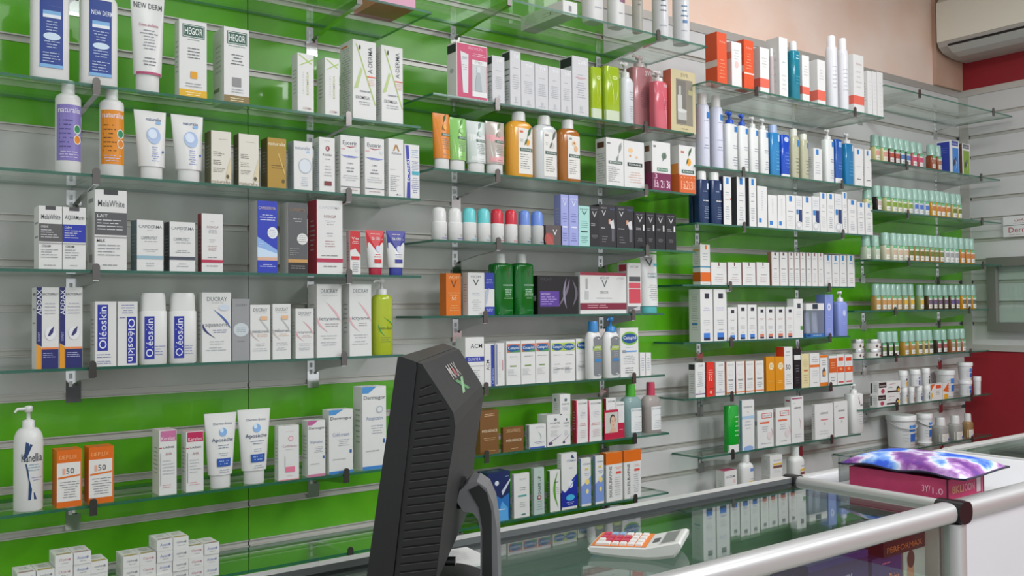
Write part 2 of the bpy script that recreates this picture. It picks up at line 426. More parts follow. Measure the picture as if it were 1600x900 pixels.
def bottle_item(key, x0, x1, yt, desc, cap=None, k=0.62, col=W, label=(), side=None, pw=3.0, alpha=1.0, shoulder=0.86, style='screw', rough=0.35, back=0.0, z=None, name='bottle', cat='bottle', capcol=None, base=0.94, headcol=None, fr=FR, bandcol=None, group=None, liquid=None):
    """yt: top of the body; cap = (pixel y of the cap's top, width as a share of the body, colour, style)"""
    X, Y, zb, a, bb, h = solve_round(key, x0, x1, yt, k, fr, back, z)
    root = empty(name, (X, Y, zb), -0.5*math.atan2(X, Y) if (k >= 0.99 and pw == 2) else 0)
    m = MB(); M0 = mat(col, rough, alpha=alpha)
    nk = cap[1] if cap else 0.5
    prof = [(0, base), (0.02*h, 1.0), (shoulder*h, 1.0)]
    if shoulder < 0.985:
        for q in (0.25, 0.5, 0.75, 1.0):
            prof.append(((shoulder+(1-shoulder)*math.sin(q*math.pi/2))*h, 1-(1-max(nk, 0.3)*1.02)*(1-math.cos(q*math.pi/2))))
    else: prof.append((h, 0.97))
    rings = []
    for zz, s in prof:
        kk = bb/a; pp = pw if s > 0.98 else max(2.0, pw*s)
        aa = a*s; b2 = bb*s if s > 0.6 else min(aa, bb*max(s, .6))
        rings.append([sup(0, 0, aa, b2, 2*math.pi*j/28, zz, pp) for j in range(28)])
    m.loft(rings, M0); body = m.build('body', root)
    if liquid:
        lq = MB(); lq.loft([[sup(0, 0, a*0.95, bb*0.95, 2*math.pi*j/20, zz, pw) for j in range(20)] for zz in (0.004, h*liquid[1])], mat(liquid[0], 0.2, alpha=0.85)); lq.build('contents', root)
    def surf(u, v, f):
        x = max(-0.985, min(0.985, 2*u-1)); y = -bb*(max(1-abs(x)**pw, 0.0004))**(1/pw)
        return (x*(a+f), y-f-0.0003, v*h)
    foot = [q for q in label if q[0] == 'r' and q[1] == 0 and q[2] == 0]
    if foot and not cap:
        fm = MB(); D(fm, surf, foot, nu=12); fm.build('cap', root); label = [q for q in label if q not in foot]
    if label:
        lm = MB(); D(lm, surf, label, nu=8); lm.build('label', root)
    if cap:
        cy, cw, cc, st = cap; hc = at_y((x0+x1)/2, cy, Y).z-zb-h; r0 = a*cw; rb = min(r0, bb*0.98) if st != 'flip' else bb*cw
        MC = mat(cc, 0.3); cm = MB()
        if st in ('screw', 'dome', 'flip', 'spray'):
            kk = rb/r0
            pr = [(h-0.001, r0), (h+hc*0.85, r0*0.96), (h+hc, r0*0.86)] if st != 'dome' else [(h-0.001, r0), (h+hc*0.7, r0*0.98), (h+hc*0.92, r0*0.8), (h+hc, r0*0.4)]
            cm.lathe(pr, MC, k=kk, n=20, pw=2.0 if st != 'flip' else pw); cm.build('cap', root)
        elif st in ('pump', 'nozzle'):
            r1 = r0; cm.lathe([(h-0.001, r1), (h+hc*0.32, r1*0.96), (h+hc*0.38, r1*0.5)], MC, n=16); colr = cm.build('collar', root)
            pm = MB(); pm.lathe([(h+hc*0.36, r1*0.32), (h+hc*0.7, r1*0.3), (h+hc*0.72, r1*0.62), (h+hc*0.94, r1*0.66), (h+hc, r1*0.5)], MC, n=14)
            ln = r1*(2.2 if st == 'pump' else 1.1)
            pm.tube([(0, 0, h+hc*0.86), (-ln*0.8, -ln*0.25, h+hc*0.88), (-ln, -ln*0.32, h+hc*0.74)], [r1*0.3, r1*0.25, r1*0.2], MC)
            pm.build('pump_head', colr)
    reg(root, desc, cat, key, x0, group)
    return root, a, bb, h

def tube_item(key, x0, x1, yt, ycap, desc, col=W, cap=W, capw=0.66, front=(), alpha=1.0, back=0.0, rough=0.3, fr=FR, name='cream_tube', capx=None, group=None):
    """a squeeze tube standing on its cap: x0, x1 the flat crimp at the top; ycap the pixel y of the cap's top"""
    zb = SZ[key]; yf = SH[key][0]+fr+back
    xm = (x0+x1)/2
    c0 = at_y(xm, yt, yf+0.02); w = at_y(x1, yt, yf+0.02).x-at_y(x0, yt, yf+0.02).x
    h = c0.z-zb; hc = at_y(xm, ycap, yf+0.005).z-zb
    xo = (at_y(capx, ycap, yf+0.02).x if capx else c0.x)
    A = w/2; B0 = A*capw*0.72
    root = empty(name, (xo, yf+max(B0, 0.016), zb)); dx = c0.x-xo
    m = MB(); rings = []; n = 24
    for q in (0, 0.08, 0.25, 0.45, 0.65, 0.82, 0.93, 1.0):
        aa = A*(capw+0.12+(1-capw-0.12)*q); bb = max(B0*1.15*(1-q**1.6), 0.0012)
        rings.append([sup(dx*q, 0, aa, bb, 2*math.pi*j/n, hc+(h-hc)*q, 2.0) for j in range(n)])
    m.loft(rings, mat(col, rough, alpha=alpha)); m.build('body', root)
    cm = MB(); cm.lathe([(0, A*capw*0.96), (0.002, A*capw), (hc, A*capw)], mat(cap, 0.3), k=0.72, n=20); cm.build('cap', root)
    def surf(u, v, f):
        aa = A*(capw+0.12+(1-capw-0.12)*v); bb = max(B0*1.15*(1-v**1.6), 0.0012); x = max(-0.97, min(0.97, 2*u-1))
        return (x*aa+dx*v, -bb*math.sqrt(1-x*x)-0.0006-f, hc+(h-hc)*v)
    lm = MB(); D(lm, surf, front, nu=8)
    if lm.f: lm.build('printing', root)
    reg(root, desc, 'tube', key, x0, group)
    return root

# ------------------------------------------------------------------ products, left bay
TX = lambda n=6, v0=0.15, v1=0.6, c='#a0a4a8', u0=0.15, u1=0.85: l(u0, v0, u1, v1, n, c)
B, BT, TU = box_item, bottle_item, tube_item

k = (1, 0)
BT(k, 585-165, 478, -190, 'white round bottle cut by photo edge', cap=(-220, 0.5, W, 'screw'), k=1, back=0.03)
B(k, 590, 648, -150, 'pink carton cut by photo edge', front=[e(0.5, 0.5, 0.3, 0.3, '#e890b0'), p([(0, 0), (1, 0), (1, 0.3), (0, 0.1)], '#d8a0b8')], col='#d0506e', d=0.13)
k = (1, 1)
nd = [r(0.2, 0.1, 0.8, 0.86, '#23408f'), t('NEW DERM', 0.24, 0.765, 0.78, 0.815, '#e8eef6'), a_(0.4, 0.755, 0.78, 0.75, 0.0, 0.03, '#dfe8f4'), r(0.28, 0.66, 0.74, 0.70, LB), r(0.28, 0.625, 0.74, 0.66, '#e4ebf4'), l(0.3, 0.48, 0.72, 0.6, 4, '#b9c8e6'), e(0.51, 0.43, 0.22, 0.035, '#cfe2f2'), l(0.3, 0.3, 0.72, 0.39, 3, '#b9c8e6'), l(0.28, 0.15, 0.75, 0.27, 4, '#b9c8e6', 'l'), r(0.2, 0.1, 0.8, 0.135, LB)]
BT(k, 48, 108, -42, 'white blue-labelled bottle at photo corner', k=0.5, label=[(o[0], o[1], 0.02+o[2]*0.87, o[3], (0.02+o[4]*0.87) if o[0] != 'e' else o[4], *o[5:]) for o in nd], pw=4, shoulder=0.9, cap=(-60, 0.6, W, 'flip'))
BT(k, 125, 183, -6, 'large white bottle with blue label', k=0.5, label=[r(0.2, 0.1, 0.8, 0.93, '#23408f')]+[(o[0], o[1], o[2]*1.07, o[3], o[4]*1.07, *o[5:]) for o in nd[1:2]]+nd[3:], pw=4, shoulder=0.9, cap=(-20, 0.6, W, 'flip'))
TU(k, 203, 257, -6, 117, 'white tube with black script', front=[t('NEW DERM', 0.08, 0.83, 0.92, 0.9, '#3c4148'), a_(0.2, 0.81, 0.95, 0.8, 0, 0.02, '#2c2f55'), t('Crème émolliente', 0.2, 0.6, 0.8, 0.64, '#b05a78'), l(0.2, 0.3, 0.8, 0.57, 7, '#8a8e98'), l(0.2, 0.1, 0.8, 0.22, 3, '#70747c'), r(0.05, 0.0, 0.95, 0.03, '#b04870')], capw=0.68, capx=230)
hg = lambda strip, logo, sc: [r(0.12, 0.78, 0.92, 0.95, '#2f5a4c'), r(0.15, 0.79, 0.89, 0.94, '#e6ece8'), r(0.165, 0.797, 0.875, 0.933, '#2f5a4c'), t('HEGOR', 0.2, 0.82, 0.84, 0.91, '#eef2ee'), l(0.15, 0.74, 0.88, 0.77, 1, '#8aa095'), l(0.25, 0.5, 0.8, 0.66, 4, '#60646a'), logo, l(0.2, 0.13, 0.85, 0.2, 2, '#a0a0a8'), r(0.0, 0.0, 1, 0.1, strip), l(0.15, 0.02, 0.85, 0.08, 2, '#f2e6c0')]
B(k, 280, 323, 33, 'white carton, green logo, yellow strip', front=hg('#e0b020', r(0.4, 0.25, 0.65, 0.34, '#e0a020'), W), xs=273)
B(k, 350, 389, 44, 'white carton, green logo, brown strip', front=hg('#8a7444', r(0.32, 0.22, 0.68, 0.34, '#8c8c8c'), W), xs=333, sideops=[r(0.1, 0.17, 0.6, 0.22, '#8a8a78'), l(0.2, 0.4, 0.8, 0.8, 6, '#b8b8b8')])
ad = [p([(0.05, 0.97), (0.12, 0.98), (0.9, 0.84), (0.8, 0.83)], '#a9c66a'), p([(0.1, 0.78), (0.14, 0.8), (0.95, 0.93), (0.95, 0.9)], '#a9c66a'), t('EXOMEGA', 0.55, 0.3, 0.68, 0.7, '#b0b860', 1), l(0.3, 0.3, 0.4, 0.7, 9, '#b8bcc0'), t('A·DERMA', 0.3, 0.05, 0.85, 0.09, '#c8a8a0')]
B(k, 465, 490, 84, 'slim white carton, light green strokes', front=ad, xs=457)
B(k, 508, 530, 91, 'slim white carton, light green strokes', front=ad, xs=496)
ae = [p([(0.12, 0.95), (0.18, 0.95), (1.0, 0.2), (0.94, 0.2)], '#a8c06a'), p([(0.04, 0.38), (0.22, 0.4), (0.42, 0.63), (0.34, 0.66)], '#b6c986'), e(0.3, 0.91, 0.04, 0.03, '#3a3a3a'), t('A·DERMA', 0.66, 0.6, 0.84, 0.93, '#5c6064', 1), r(0.62, 0.545, 0.98, 0.56, '#e06040'), l(0.62, 0.44, 0.98, 0.53, 4, '#e8a898'), l(0.2, 0.33, 0.85, 0.39, 1, '#90949a'), t('EXOMEGA', 0.12, 0.26, 0.72, 0.3, '#74787c'), l(0.2, 0.18, 0.8, 0.24, 2, '#a0a4a8')]
B(k, 551, 587, 64, 'tall white carton, green strokes', front=ae, xs=533, sideops=[l(0.15, 0.1, 0.85, 0.92, 26, '#a8aaac'), r(0.1, 0.93, 0.6, 0.95, '#e07848')])
B(k, 596, 629, 73, 'tall white carton, green strokes', front=ae, xs=586, sideops=[l(0.15, 0.1, 0.85, 0.92, 26, '#a8aaac')])

k = (1, 2)
nat = lambda c, dots: [r(0.05, 0.155, 0.97, 0.85, c), t('naturalia', 0.1, 0.75, 0.92, 0.82, '#e9e6f2'), l(0.14, 0.3, 0.65, 0.68, 7, dots, 'l'), e(0.8, 0.55, 0.14, 0.06, '#e8ece4'), e(0.8, 0.55, 0.11, 0.048, '#2f8a5c'), e(0.8, 0.42, 0.14, 0.06, '#e8ece4'), e(0.8, 0.42, 0.11, 0.048, '#e08828'), l(0.14, 0.18, 0.85, 0.28, 3, '#cfc8e4')]
BT(k, 86, 127, 148, 'round white bottle with lilac label', cap=(127, 0.52, W, 'screw'), k=1, pw=2, label=nat('#8478bc', '#4a4480'), shoulder=0.93)
BT(k, 155, 194, 157, 'round white bottle with orange label', cap=(137, 0.52, W, 'screw'), k=1, pw=2, label=nat('#e08c1c', '#5a3c10'), shoulder=0.93)
for x0, x1, yt, yc, cx in ((208, 259, 174, 260, 236), (266, 317, 181, 265, 294)):
    TU(k, x0, x1, yt, yc, 'white tube with pale blue bubble', front=[t('naturalia', 0.35, 0.82, 0.82, 0.88, '#44588c'), e(0.73, 0.79, 0.09, 0.025, LB), e(0.56, 0.55, 0.24, 0.15, '#a8bcdc'), e(0.52, 0.58, 0.15, 0.09, '#d3dff0'), l(0.42, 0.08, 0.72, 0.36, 7, '#8090c8'), e(0.88, 0.27, 0.04, 0.025, '#4468c0')], capw=0.66, capx=cx)
nb = lambda gold=0: [l(0.3, 0.84, 0.9, 0.86, 1, '#80786c'), l(0.1, 0.52, 0.7, 0.62, 3, '#6c6458', 'l'), l(0.1, 0.36, 0.7, 0.46, 3, '#6c6458', 'l'), l(0.1, 0.22, 0.7, 0.31, 3, '#6c6458', 'l'), p([(1, 0.1), (1, 0.55), (0.8, 0.3), (0.7, 0.1)], '#d9cba8'), e(0.82, 0.15, 0.08, 0.04, '#5c5444'), t('naturalia', 0.03, 0.02, 0.95, 0.08, '#9c8c78')]
B(k, 330, 361, 205, 'cream carton with olive sides', front=nb(), xs=320, sidecol='#6e6a4c', col='#dcd8cc')
B(k, 373, 404, 210, 'cream carton with olive sides', front=nb(), xs=365, sidecol='#6e6a4c', col='#dcd8cc')
B(k, 418, 447, 216, 'shiny gold wrapped carton', front=[t('naturalia', 0.05, 0.85, 0.95, 0.92, '#efe6cc'), l(0.2, 0.38, 0.9, 0.48, 2, '#6c5618'), p([(0.55, 0.7), (0.6, 0.7), (0.95, 0.3), (0.9, 0.3)], '#d8bc70'), e(0.84, 0.15, 0.08, 0.04, '#5c5020')], xs=408, sidecol='#6a5a2c', col='#ab872c')
B(k, 459, 488, 221, 'white carton with clear bubble', front=[t('naturalia', 0.08, 0.83, 0.85, 0.9, '#7c88a4'), e(0.76, 0.79, 0.1, 0.025, '#9cc0e8'), e(0.6, 0.5, 0.36, 0.16, '#b4bcc4'), e(0.6, 0.5, 0.31, 0.135, '#d8dee4'), l(0.35, 0.08, 0.8, 0.28, 5, '#a0b0c8')], xs=450, sidecol='#b4c0cc')
B(k, 499, 523, 215, 'white carton, small dark red flower', front=[l(0.3, 0.93, 0.7, 0.95, 1, '#909090'), e(0.53, 0.8, 0.14, 0.05, '#8a3c44'), e(0.5, 0.8, 0.06, 0.03, '#d0a8a8'), t('Kojiclan', 0.22, 0.65, 0.8, 0.71, '#74646c'), l(0.25, 0.58, 0.8, 0.63, 1, '#a0a0a0'), l(0.3, 0.28, 0.8, 0.5, 4, '#b4b4b4'), r(0.3, 0.12, 0.78, 0.2, '#7c2c2c')], xs=491, sideops=[l(0.1, 0.08, 0.9, 0.92, 20, '#a8aaac')])
eu = [t('Eucerin', 0.12, 0.84, 0.85, 0.91, '#1d2640'), p([(0.15, 0.825), (0.5, 0.79), (0.85, 0.825), (0.5, 0.81)], '#a02838'), e(0.14, 0.765, 0.12, 0.012, '#d8a8a8'), e(0.85, 0.76, 0.09, 0.03, '#d4d8dc'), p([(0, 0.66), (1, 0.65), (0.7, 0.62), (0.3, 0.62)], '#8c94cc'), l(0.3, 0.62, 0.7, 0.66, 1, '#4c58a8'), t('CALMING', 0.35, 0.51, 0.65, 0.54, '#989ca8'), l(0.25, 0.36, 0.75, 0.47, 2, '#686c78'), l(0.1, 0.22, 0.9, 0.33, 3, '#b0b4b8'), r(0, 0.115, 1, 0.125, '#30384c'), l(0.08, 0.05, 0.92, 0.09, 1, '#c0a0a0')]
B(k, 532, 562, 212, 'white carton with blue top edge', front=eu, xs=523, top='#22487c')
B(k, 570, 600, 216, 'white carton with blue top edge', front=eu, xs=562, top='#22487c')
B(k, 607, 630, 217, 'white carton with bronze peak logo', front=[p([(0.3, 0.79), (0.44, 0.9), (0.58, 0.9), (0.74, 0.79), (0.63, 0.79), (0.51, 0.87), (0.4, 0.79)], '#a8782c'), t('Actinica', 0.2, 0.73, 0.85, 0.78, '#70747c'), l(0.1, 0.46, 0.55, 0.48, 1, '#808080', 'l'), l(0.1, 0.1, 0.75, 0.38, 9, '#808488', 'l'), r(0.55, 0.035, 0.62, 0.06, K), l(0.4, 0.03, 0.9, 0.06, 1, '#707070')], xs=600, sideops=[l(0.1, 0.1, 0.9, 0.6, 12, '#b0b4b8')])
B(k, 632, 655, 226, 'white carton with royal blue stripe', front=[p([(0.05, 0.98), (0.28, 0.98), (0.38, 0.5), (0.38, 0.0), (0.12, 0.0), (0.2, 0.5)], '#2430a0'), t('ECRINAL', 0.17, 0.3, 0.34, 0.76, '#e8eaf4', 1), r(0.5, 0.44, 0.95, 0.51, '#38a8bc'), l(0.45, 0.75, 0.95, 0.92, 4, '#88b4dc'), l(0.45, 0.53, 0.95, 0.7, 6, '#7c88b8'), l(0.45, 0.1, 0.95, 0.4, 8, '#7c88b8')], d=0.03)

k = (1, 3)
ml = lambda c, n, big: [r(0.28, 0.94, 0.72, 1.0, '#4a4a4c' if not big else '#3c3c3e'), t(n, 0.1, 0.79, 0.93, 0.87, '#4c5054'), r(0, 0.44, 1, 0.72, c), t('CRÈME' if not big else 'LAIT', 0.08, 0.655, 0.4, 0.695, W), l(0.08, 0.49, 0.9, 0.64, 4, '#d0d0d4', 'l'), r(0, 0.405, 1, 0.42, '#a0a0a0'), t('CREAM' if not big else 'MILK', 0.12 if not big else 0.07, 0.35, 0.5 if not big else 0.33, 0.385, '#505054'), l(0.1, 0.17, 0.9, 0.33, 4, '#909498', 'l'), l(0.2, 0.05, 0.75, 0.08, 1, '#808080')]
B(k, 61, 97, 322, 'white carton with grey band', front=ml('#5c5a5c', 'MelaWhite', 0), xs=53, sideops=[r(0.2, 0.72, 0.8, 0.75, '#8c8c8c'), r(0.2, 0.5, 0.8, 0.53, '#8c8c8c')])
B(k, 98, 134, 324, 'white carton with blue band', front=ml('#2232a8', 'AQUAMarin', 0), d=0.05)
B(k, 148, 198, 297, 'large white carton with grey band', front=ml('#575759', 'MelaWhite', 1), xs=136, sideops=[r(0.2, 0.85, 0.8, 0.9, '#8c8c8c'), r(0.3, 0.1, 0.7, 0.2, '#a8a8a8')])
cp = lambda c: [t('CAPIDERMA', 0.07, 0.84, 0.95, 0.9, '#70767c'), l(0.38, 0.79, 0.6, 0.81, 1, '#808080'), t('CAPIPROTECT', 0.16, 0.62, 0.78, 0.68, '#7c8488'), l(0.2, 0.56, 0.85, 0.6, 1, '#a0a0a4'), l(0.22, 0.37, 0.8, 0.44, 2, '#8c9094'), r(0, 0.235, 1, 0.3, c), l(0.25, 0.08, 0.75, 0.18, 2, '#a8acb0')]
B(k, 214, 255, 344, 'square white carton, dusty blue band', front=cp('#93b4c4'), xs=204, sidecol='#5c767c')
B(k, 265, 305, 347, 'square white carton, dark slate band', front=cp('#474d5c'), xs=256, sidecol='#30363c')
ros = [l(0.4, 0.85, 0.6, 0.87, 1, '#a0a0a0'), t('ROSACLIP', 0.25, 0.75, 0.8, 0.79, '#a88890'), l(0.3, 0.66, 0.75, 0.73, 3, '#94989c'), l(0.35, 0.5, 0.65, 0.57, 2, '#a4a4a8'), l(0.25, 0.36, 0.75, 0.46, 3, '#b08088'), l(0.15, 0.23, 0.85, 0.27, 1, '#909090'), r(0, 0.16, 1, 0.21, '#b82c50'), l(0.15, 0.08, 0.85, 0.13, 1, '#8c8c8c')]
B(k, 315, 348, 334, 'white carton, crimson side, thin crimson line', front=ros, xs=309, sidecol='#8c1f30')
B(k, 402, 433, 314, 'tall royal blue carton, white seal', front=[t('CAPIDERMA', 0.06, 0.88, 0.92, 0.92, '#c8b4a8'), l(0.1, 0.72, 0.92, 0.82, 3, '#d4daf4'), p([(0, 0.22), (1, 0.22), (1, 0.32), (0, 0.5)], '#8cb0e4'), p([(0, 0.22), (1, 0.22), (1, 0.27), (0, 0.36)], '#c8dcf0'), e(0.76, 0.56, 0.26, 0.08, '#e4e8ec'), l(0.55, 0.5, 0.95, 0.61, 4, '#9ca8bc'), l(0.05, 0.36, 0.5, 0.42, 2, '#c0cce8', 'l'), r(0, 0.175, 1, 0.22, '#d8b098'), r(0, 0, 1, 0.175, '#2238b4'), l(0.1, 0.08, 0.9, 0.13, 2, '#e0e4f4')], xs=390, col='#2238b4', sidecol='#c2c2c0', sideops=[])
B(k, 450, 480, 317, 'tall charcoal carton, white seal', front=[t('CAPIDERMA', 0.1, 0.88, 0.9, 0.92, '#94765c'), l(0.2, 0.72, 0.8, 0.79, 2, '#c8c8c8'), e(0.74, 0.49, 0.28, 0.08, '#dddddb'), l(0.5, 0.44, 0.98, 0.55, 4, '#8c8c8c'), l(0.08, 0.25, 0.6, 0.36, 4, '#a0a0a0', 'l'), r(0, 0.155, 1, 0.2, '#c89858'), r(0, 0, 1, 0.155, '#2a2826'), l(0.1, 0.06, 0.9, 0.12, 2, '#a8a8a8')], xs=437, col='#57595b', sidecol='#c2c2c0', sideops=[])
B(k, 495, 535, 313, 'tall white carton, wide crimson side', front=[t('CAPIDERMA', 0.1, 0.88, 0.9, 0.92, '#c8ccd0'), t('ROSACLIP', 0.28, 0.76, 0.74, 0.8, '#a06c78')]+[(o[0], o[1], *([x for x in o[2:]])) for o in ros[2:]], xs=481, sidecol='#a31e34')
B(k, 547, 563, 361, 'slim red and white carton', front=[p([(0, 0.55), (0.5, 0.6), (1, 0.45), (1, 1), (0, 1)], RED), t('Vita', 0.15, 0.8, 0.85, 0.86, W), l(0.15, 0.7, 0.85, 0.78, 2, W), r(0.1, 0.34, 0.9, 0.42, RED), l(0.15, 0.05, 0.85, 0.3, 5, '#909498')], d=0.02)
vc = lambda c: [p([(0, 0.52), (0.5, 0.45), (1, 0.65), (1, 1), (0, 1)], c), t('Vita citral', 0.12, 0.74, 0.88, 0.84, W), l(0.15, 0.87, 0.85, 0.93, 1, '#e4c8c8'), e(0.58, 0.5, 0.13, 0.09, '#c4cce0'), r(0.3, 0.12, 0.78, 0.22, c), l(0.3, 0.26, 0.8, 0.38, 2, c)]
TU(k, 569, 599, 360, 418, 'white tube with red top', front=vc(RED), cap=CRI, capw=0.62, capx=585)
TU(k, 601, 632, 361, 418, 'white tube with blue top', front=vc('#2c3490'), cap='#34409c', capw=0.62, capx=617)

k = (1, 4)
adx = [p([(0, 0), (0.22, 0), (0.22, 0.26), (0, 0.31)], '#e49a20'), r(0, 0.31, 0.24, 1, '#25286a'), p([(0, 0.31), (0.24, 0.27), (0.24, 0.34), (0, 0.36)], '#25286a'), t('ADDAX', 0.03, 0.66, 0.22, 0.97, '#eceef4', 1), t('EXPERT', 0.07, 0.34, 0.17, 0.45, '#a8acd0', 1), t('BACTOSPRAY', 0.27, 0.9, 0.97, 0.93, '#585c64'), l(0.3, 0.66, 0.92, 0.82, 4, '#b4b4bc'), e(0.62, 0.43, 0.24, 0.08, '#e8e8ec'), p([(0.5, 0.4), (0.6, 0.47), (0.78, 0.52), (0.74, 0.44), (0.6, 0.4)], '#35346e'), r(0.24, 0.235, 0.98, 0.26, '#e8894c'), r(0.24, 0, 0.98, 0.235, '#25286a'), l(0.3, 0.13, 0.9, 0.2, 3, '#b8bce0', 'l')]
B(k, 57, 92, 449, 'white navy and orange spray carton', front=adx, xs=50, sideops=[r(0.2, 0.9, 0.8, 0.93, '#707070'), r(0.2, 0.72, 0.8, 0.74, '#909090'), r(0.2, 0.55, 0.8, 0.57, '#909090')])
B(k, 93.5, 129, 449, 'white navy and orange spray carton', front=adx, d=0.05)
B(k, 149, 182, 471, 'white carton, upright blue name panel', front=[r(0.1, 0.24, 0.6, 0.95, '#2430a0'), t('Oléoskin', 0.17, 0.27, 0.53, 0.92, '#e8eaf4', 1), l(0.08, 0.12, 0.92, 0.2, 2, '#6870a8', 'l'), l(0.08, 0.03, 0.92, 0.09, 2, '#6870a8', 'l')], d=0.045)
B(k, 184, 215, 471, 'white carton, upside-down blue name panel', front=[r(0.45, 0.03, 0.93, 0.76, '#2430a0'), t('Oléoskin', 0.52, 0.06, 0.86, 0.73, '#e8eaf4', -1), l(0.1, 0.8, 0.9, 0.96, 4, '#8088b8'), l(0.08, 0.72, 0.4, 0.77, 1, '#6870a8')], d=0.045)
for x0, x1 in ((218, 260), (264, 306)):
    BT(k, x0, x1, 486, 'white bottle with upright blue name', cap=(458, 0.93, W, 'flip'), k=0.55, pw=3.5, shoulder=0.99, label=[r(0.12, 0.1, 0.48, 0.9, '#2430a0'), t('Oléoskin', 0.17, 0.14, 0.43, 0.86, '#e8eaf4', 1), l(0.5, 0.16, 0.9, 0.36, 4, '#8890c0', 'l')])
du = lambda nm, c1, c2, sub, tag2=None: [t('DUCRAY', 0.16, 0.875, 0.86, 0.935, '#6a6e74'), l(0.2, 0.84, 0.85, 0.86, 1, '#a8a8a8'), a_(0.4, 0.75, 0.98, 0.48, 0.06, 0.09, c1), a_(0.02, 0.55, 0.45, 0.34, -0.12, 0.08, c2), t(nm, 0.1, 0.49, 0.9, 0.55, '#84888e'), l(0.3, 0.41, 0.9, 0.47, 2, sub), l(0.15, 0.24, 0.85, 0.31, 2, '#b4b4b8'), l(0.1, 0.15, 0.85, 0.22, 2, '#b0b4b8')] + (tag2 or [])
B(k, 316, 361, 457, 'large white carton, navy crescent strokes', front=du('squanorm', '#4a64a8', '#20286c', '#30408c', [e(0.75, 0.78, 0.18, 0.045, '#cdd6e4')]), xs=307)
B(k, 363, 390, 467, 'slim grey carton, pale oval', front=[t('DUCRAY', 0.2, 0.88, 0.85, 0.92, '#74767a'), e(0.5, 0.5, 0.44, 0.11, '#c8d0d4'), l(0.15, 0.46, 0.85, 0.54, 3, '#707c8c'), l(0.2, 0.3, 0.8, 0.33, 1, '#808080')], col='#97989a', d=0.04)
for x0, x1, yt in ((391, 422, 476), (426, 454, 475)):
    B(k, x0, x1, yt, 'white carton, pale grey crescent', front=du('melascreen', '#b8bcbc', '#c8b8b4', '#d8a878', [r(0.5, 0.72, 0.85, 0.79, '#e4b890')]), xs=x0-3)
B(k, 462, 490, 482, 'small white carton, pink crescent', front=du('ictyane', '#dca8b0', '#dca8b0', '#c09ca0'), xs=455, top='#e09a9c')
B(k, 495, 533, 444, 'tall white carton, pink crescent', front=du('ictyane', '#e0b0b8', '#e0b0b8', '#a8a0a0'), xs=481, top='#e09a9c')
B(k, 546, 580, 444, 'tall white carton, pink crescent', front=du('ictyane', '#e0b0b8', '#e0b0b8', '#a8a0a0'), xs=534, top='#e09a9c')
BT(k, 581, 612, 460, 'clear pump bottle, yellow-green gel', cap=(436, 0.5, W, 'pump'), k=0.7, pw=3, col='#b9c832', alpha=0.86, rough=0.15, shoulder=0.9, label=[a_(0.4, 0.62, 0.95, 0.45, 0.1, 0.08, '#3c9c40'), a_(0.15, 0.5, 0.5, 0.3, -0.1, 0.06, '#3c9c40'), t('extra-doux', 0.2, 0.42, 0.85, 0.47, '#4c6c30'), l(0.2, 0.2, 0.8, 0.3, 3, '#78883c')])

k = (1, 5)
BT(k, 21, 68, 668, 'white pump bottle, blue ribbon label', cap=(634, 0.43, W, 'pump'), k=1, pw=2, shoulder=0.83, label=[p([(0.3, 0.6), (0.38, 0.84), (0.95, 0.86), (0.6, 0.8), (0.42, 0.66)], '#23406c'), t('Kanellia', 0.24, 0.6, 0.92, 0.7, '#2c3440'), p([(0.36, 0.58), (0.4, 0.58), (0.74, 0.14), (0.46, 0.14), (0.48, 0.35)], '#23406c'), l(0.45, 0.48, 0.85, 0.58, 3, '#80a4b8'), l(0.55, 0.36, 0.92, 0.42, 2, '#9c9cc0')])
for x0, x1, yt, xs in ((89, 128.5, 703, 82), (139, 178, 698, 132)):
    B(k, x0, x1, yt, 'orange and white sunscreen carton', front=[r(0.0, 0.1, 0.93, 0.78, '#e2e0dc'), t('DEPILIX', 0.1, 0.84, 0.8, 0.91, '#f0a868'), t('50', 0.36, 0.58, 0.68, 0.68, '#3a3a3e'), r(0.22, 0.57, 0.33, 0.68, '#e8a890'), p([(0.05, 0.5), (0.9, 0.53), (0.92, 0.56), (0.05, 0.53)], ORG), l(0.1, 0.15, 0.9, 0.46, 7, '#8c9098')], xs=xs, col='#dc6a14', sideops=[])
ke = lambda c: [r(0.06, 0.83, 0.98, 0.99, c), t('Kerafast', 0.12, 0.845, 0.9, 0.9, '#f0dce4'), r(0, 0.72, 0.14, 0.735, '#c04860'), t('CRÈME', 0.2, 0.72, 0.85, 0.755, '#4a4a4e'), t('AHA', 0.35, 0.61, 0.72, 0.655, '#b08c90'), l(0.2, 0.3, 0.9, 0.55, 5, '#b8bcc0', 'l'), l(0.2, 0.1, 0.9, 0.17, 2, '#d8a0a8', 'l'), r(0.06, 0.15, 0.09, 0.65, '#8c8c90')]
B(k, 249, 276, 672, 'white carton with mauve pink top', front=ke('#c4709c'), xs=238, top='#d8c0cc')
B(k, 291, 318, 674, 'white carton with crimson pink top', front=ke('#bc2858'), xs=283, top='#d8b0bc')
for x0, x1, yt, yc, cx in ((318, 369, 645, 742, 343), (370, 422, 639, 735, 396)):
    TU(k, x0, x1, yt, yc, 'white tube with small blue globe', front=[t('Dermo-Soins', 0.25, 0.81, 0.85, 0.85, '#70788c'), e(0.55, 0.69, 0.13, 0.07, '#7ca8d8'), e(0.51, 0.72, 0.06, 0.035, '#c8dcf0'), t('Aposèche', 0.16, 0.52, 0.9, 0.6, '#34486c'), l(0.3, 0.42, 0.8, 0.5, 2, '#74849c'), l(0.35, 0.3, 0.75, 0.37, 2, '#98a4b4'), r(0.28, 0.14, 0.82, 0.27, '#2854a8'), l(0.32, 0.16, 0.78, 0.25, 2, '#a8c0e8'), l(0.35, 0.03, 0.8, 0.1, 2, '#9098a4')], capw=0.6, capx=cx)
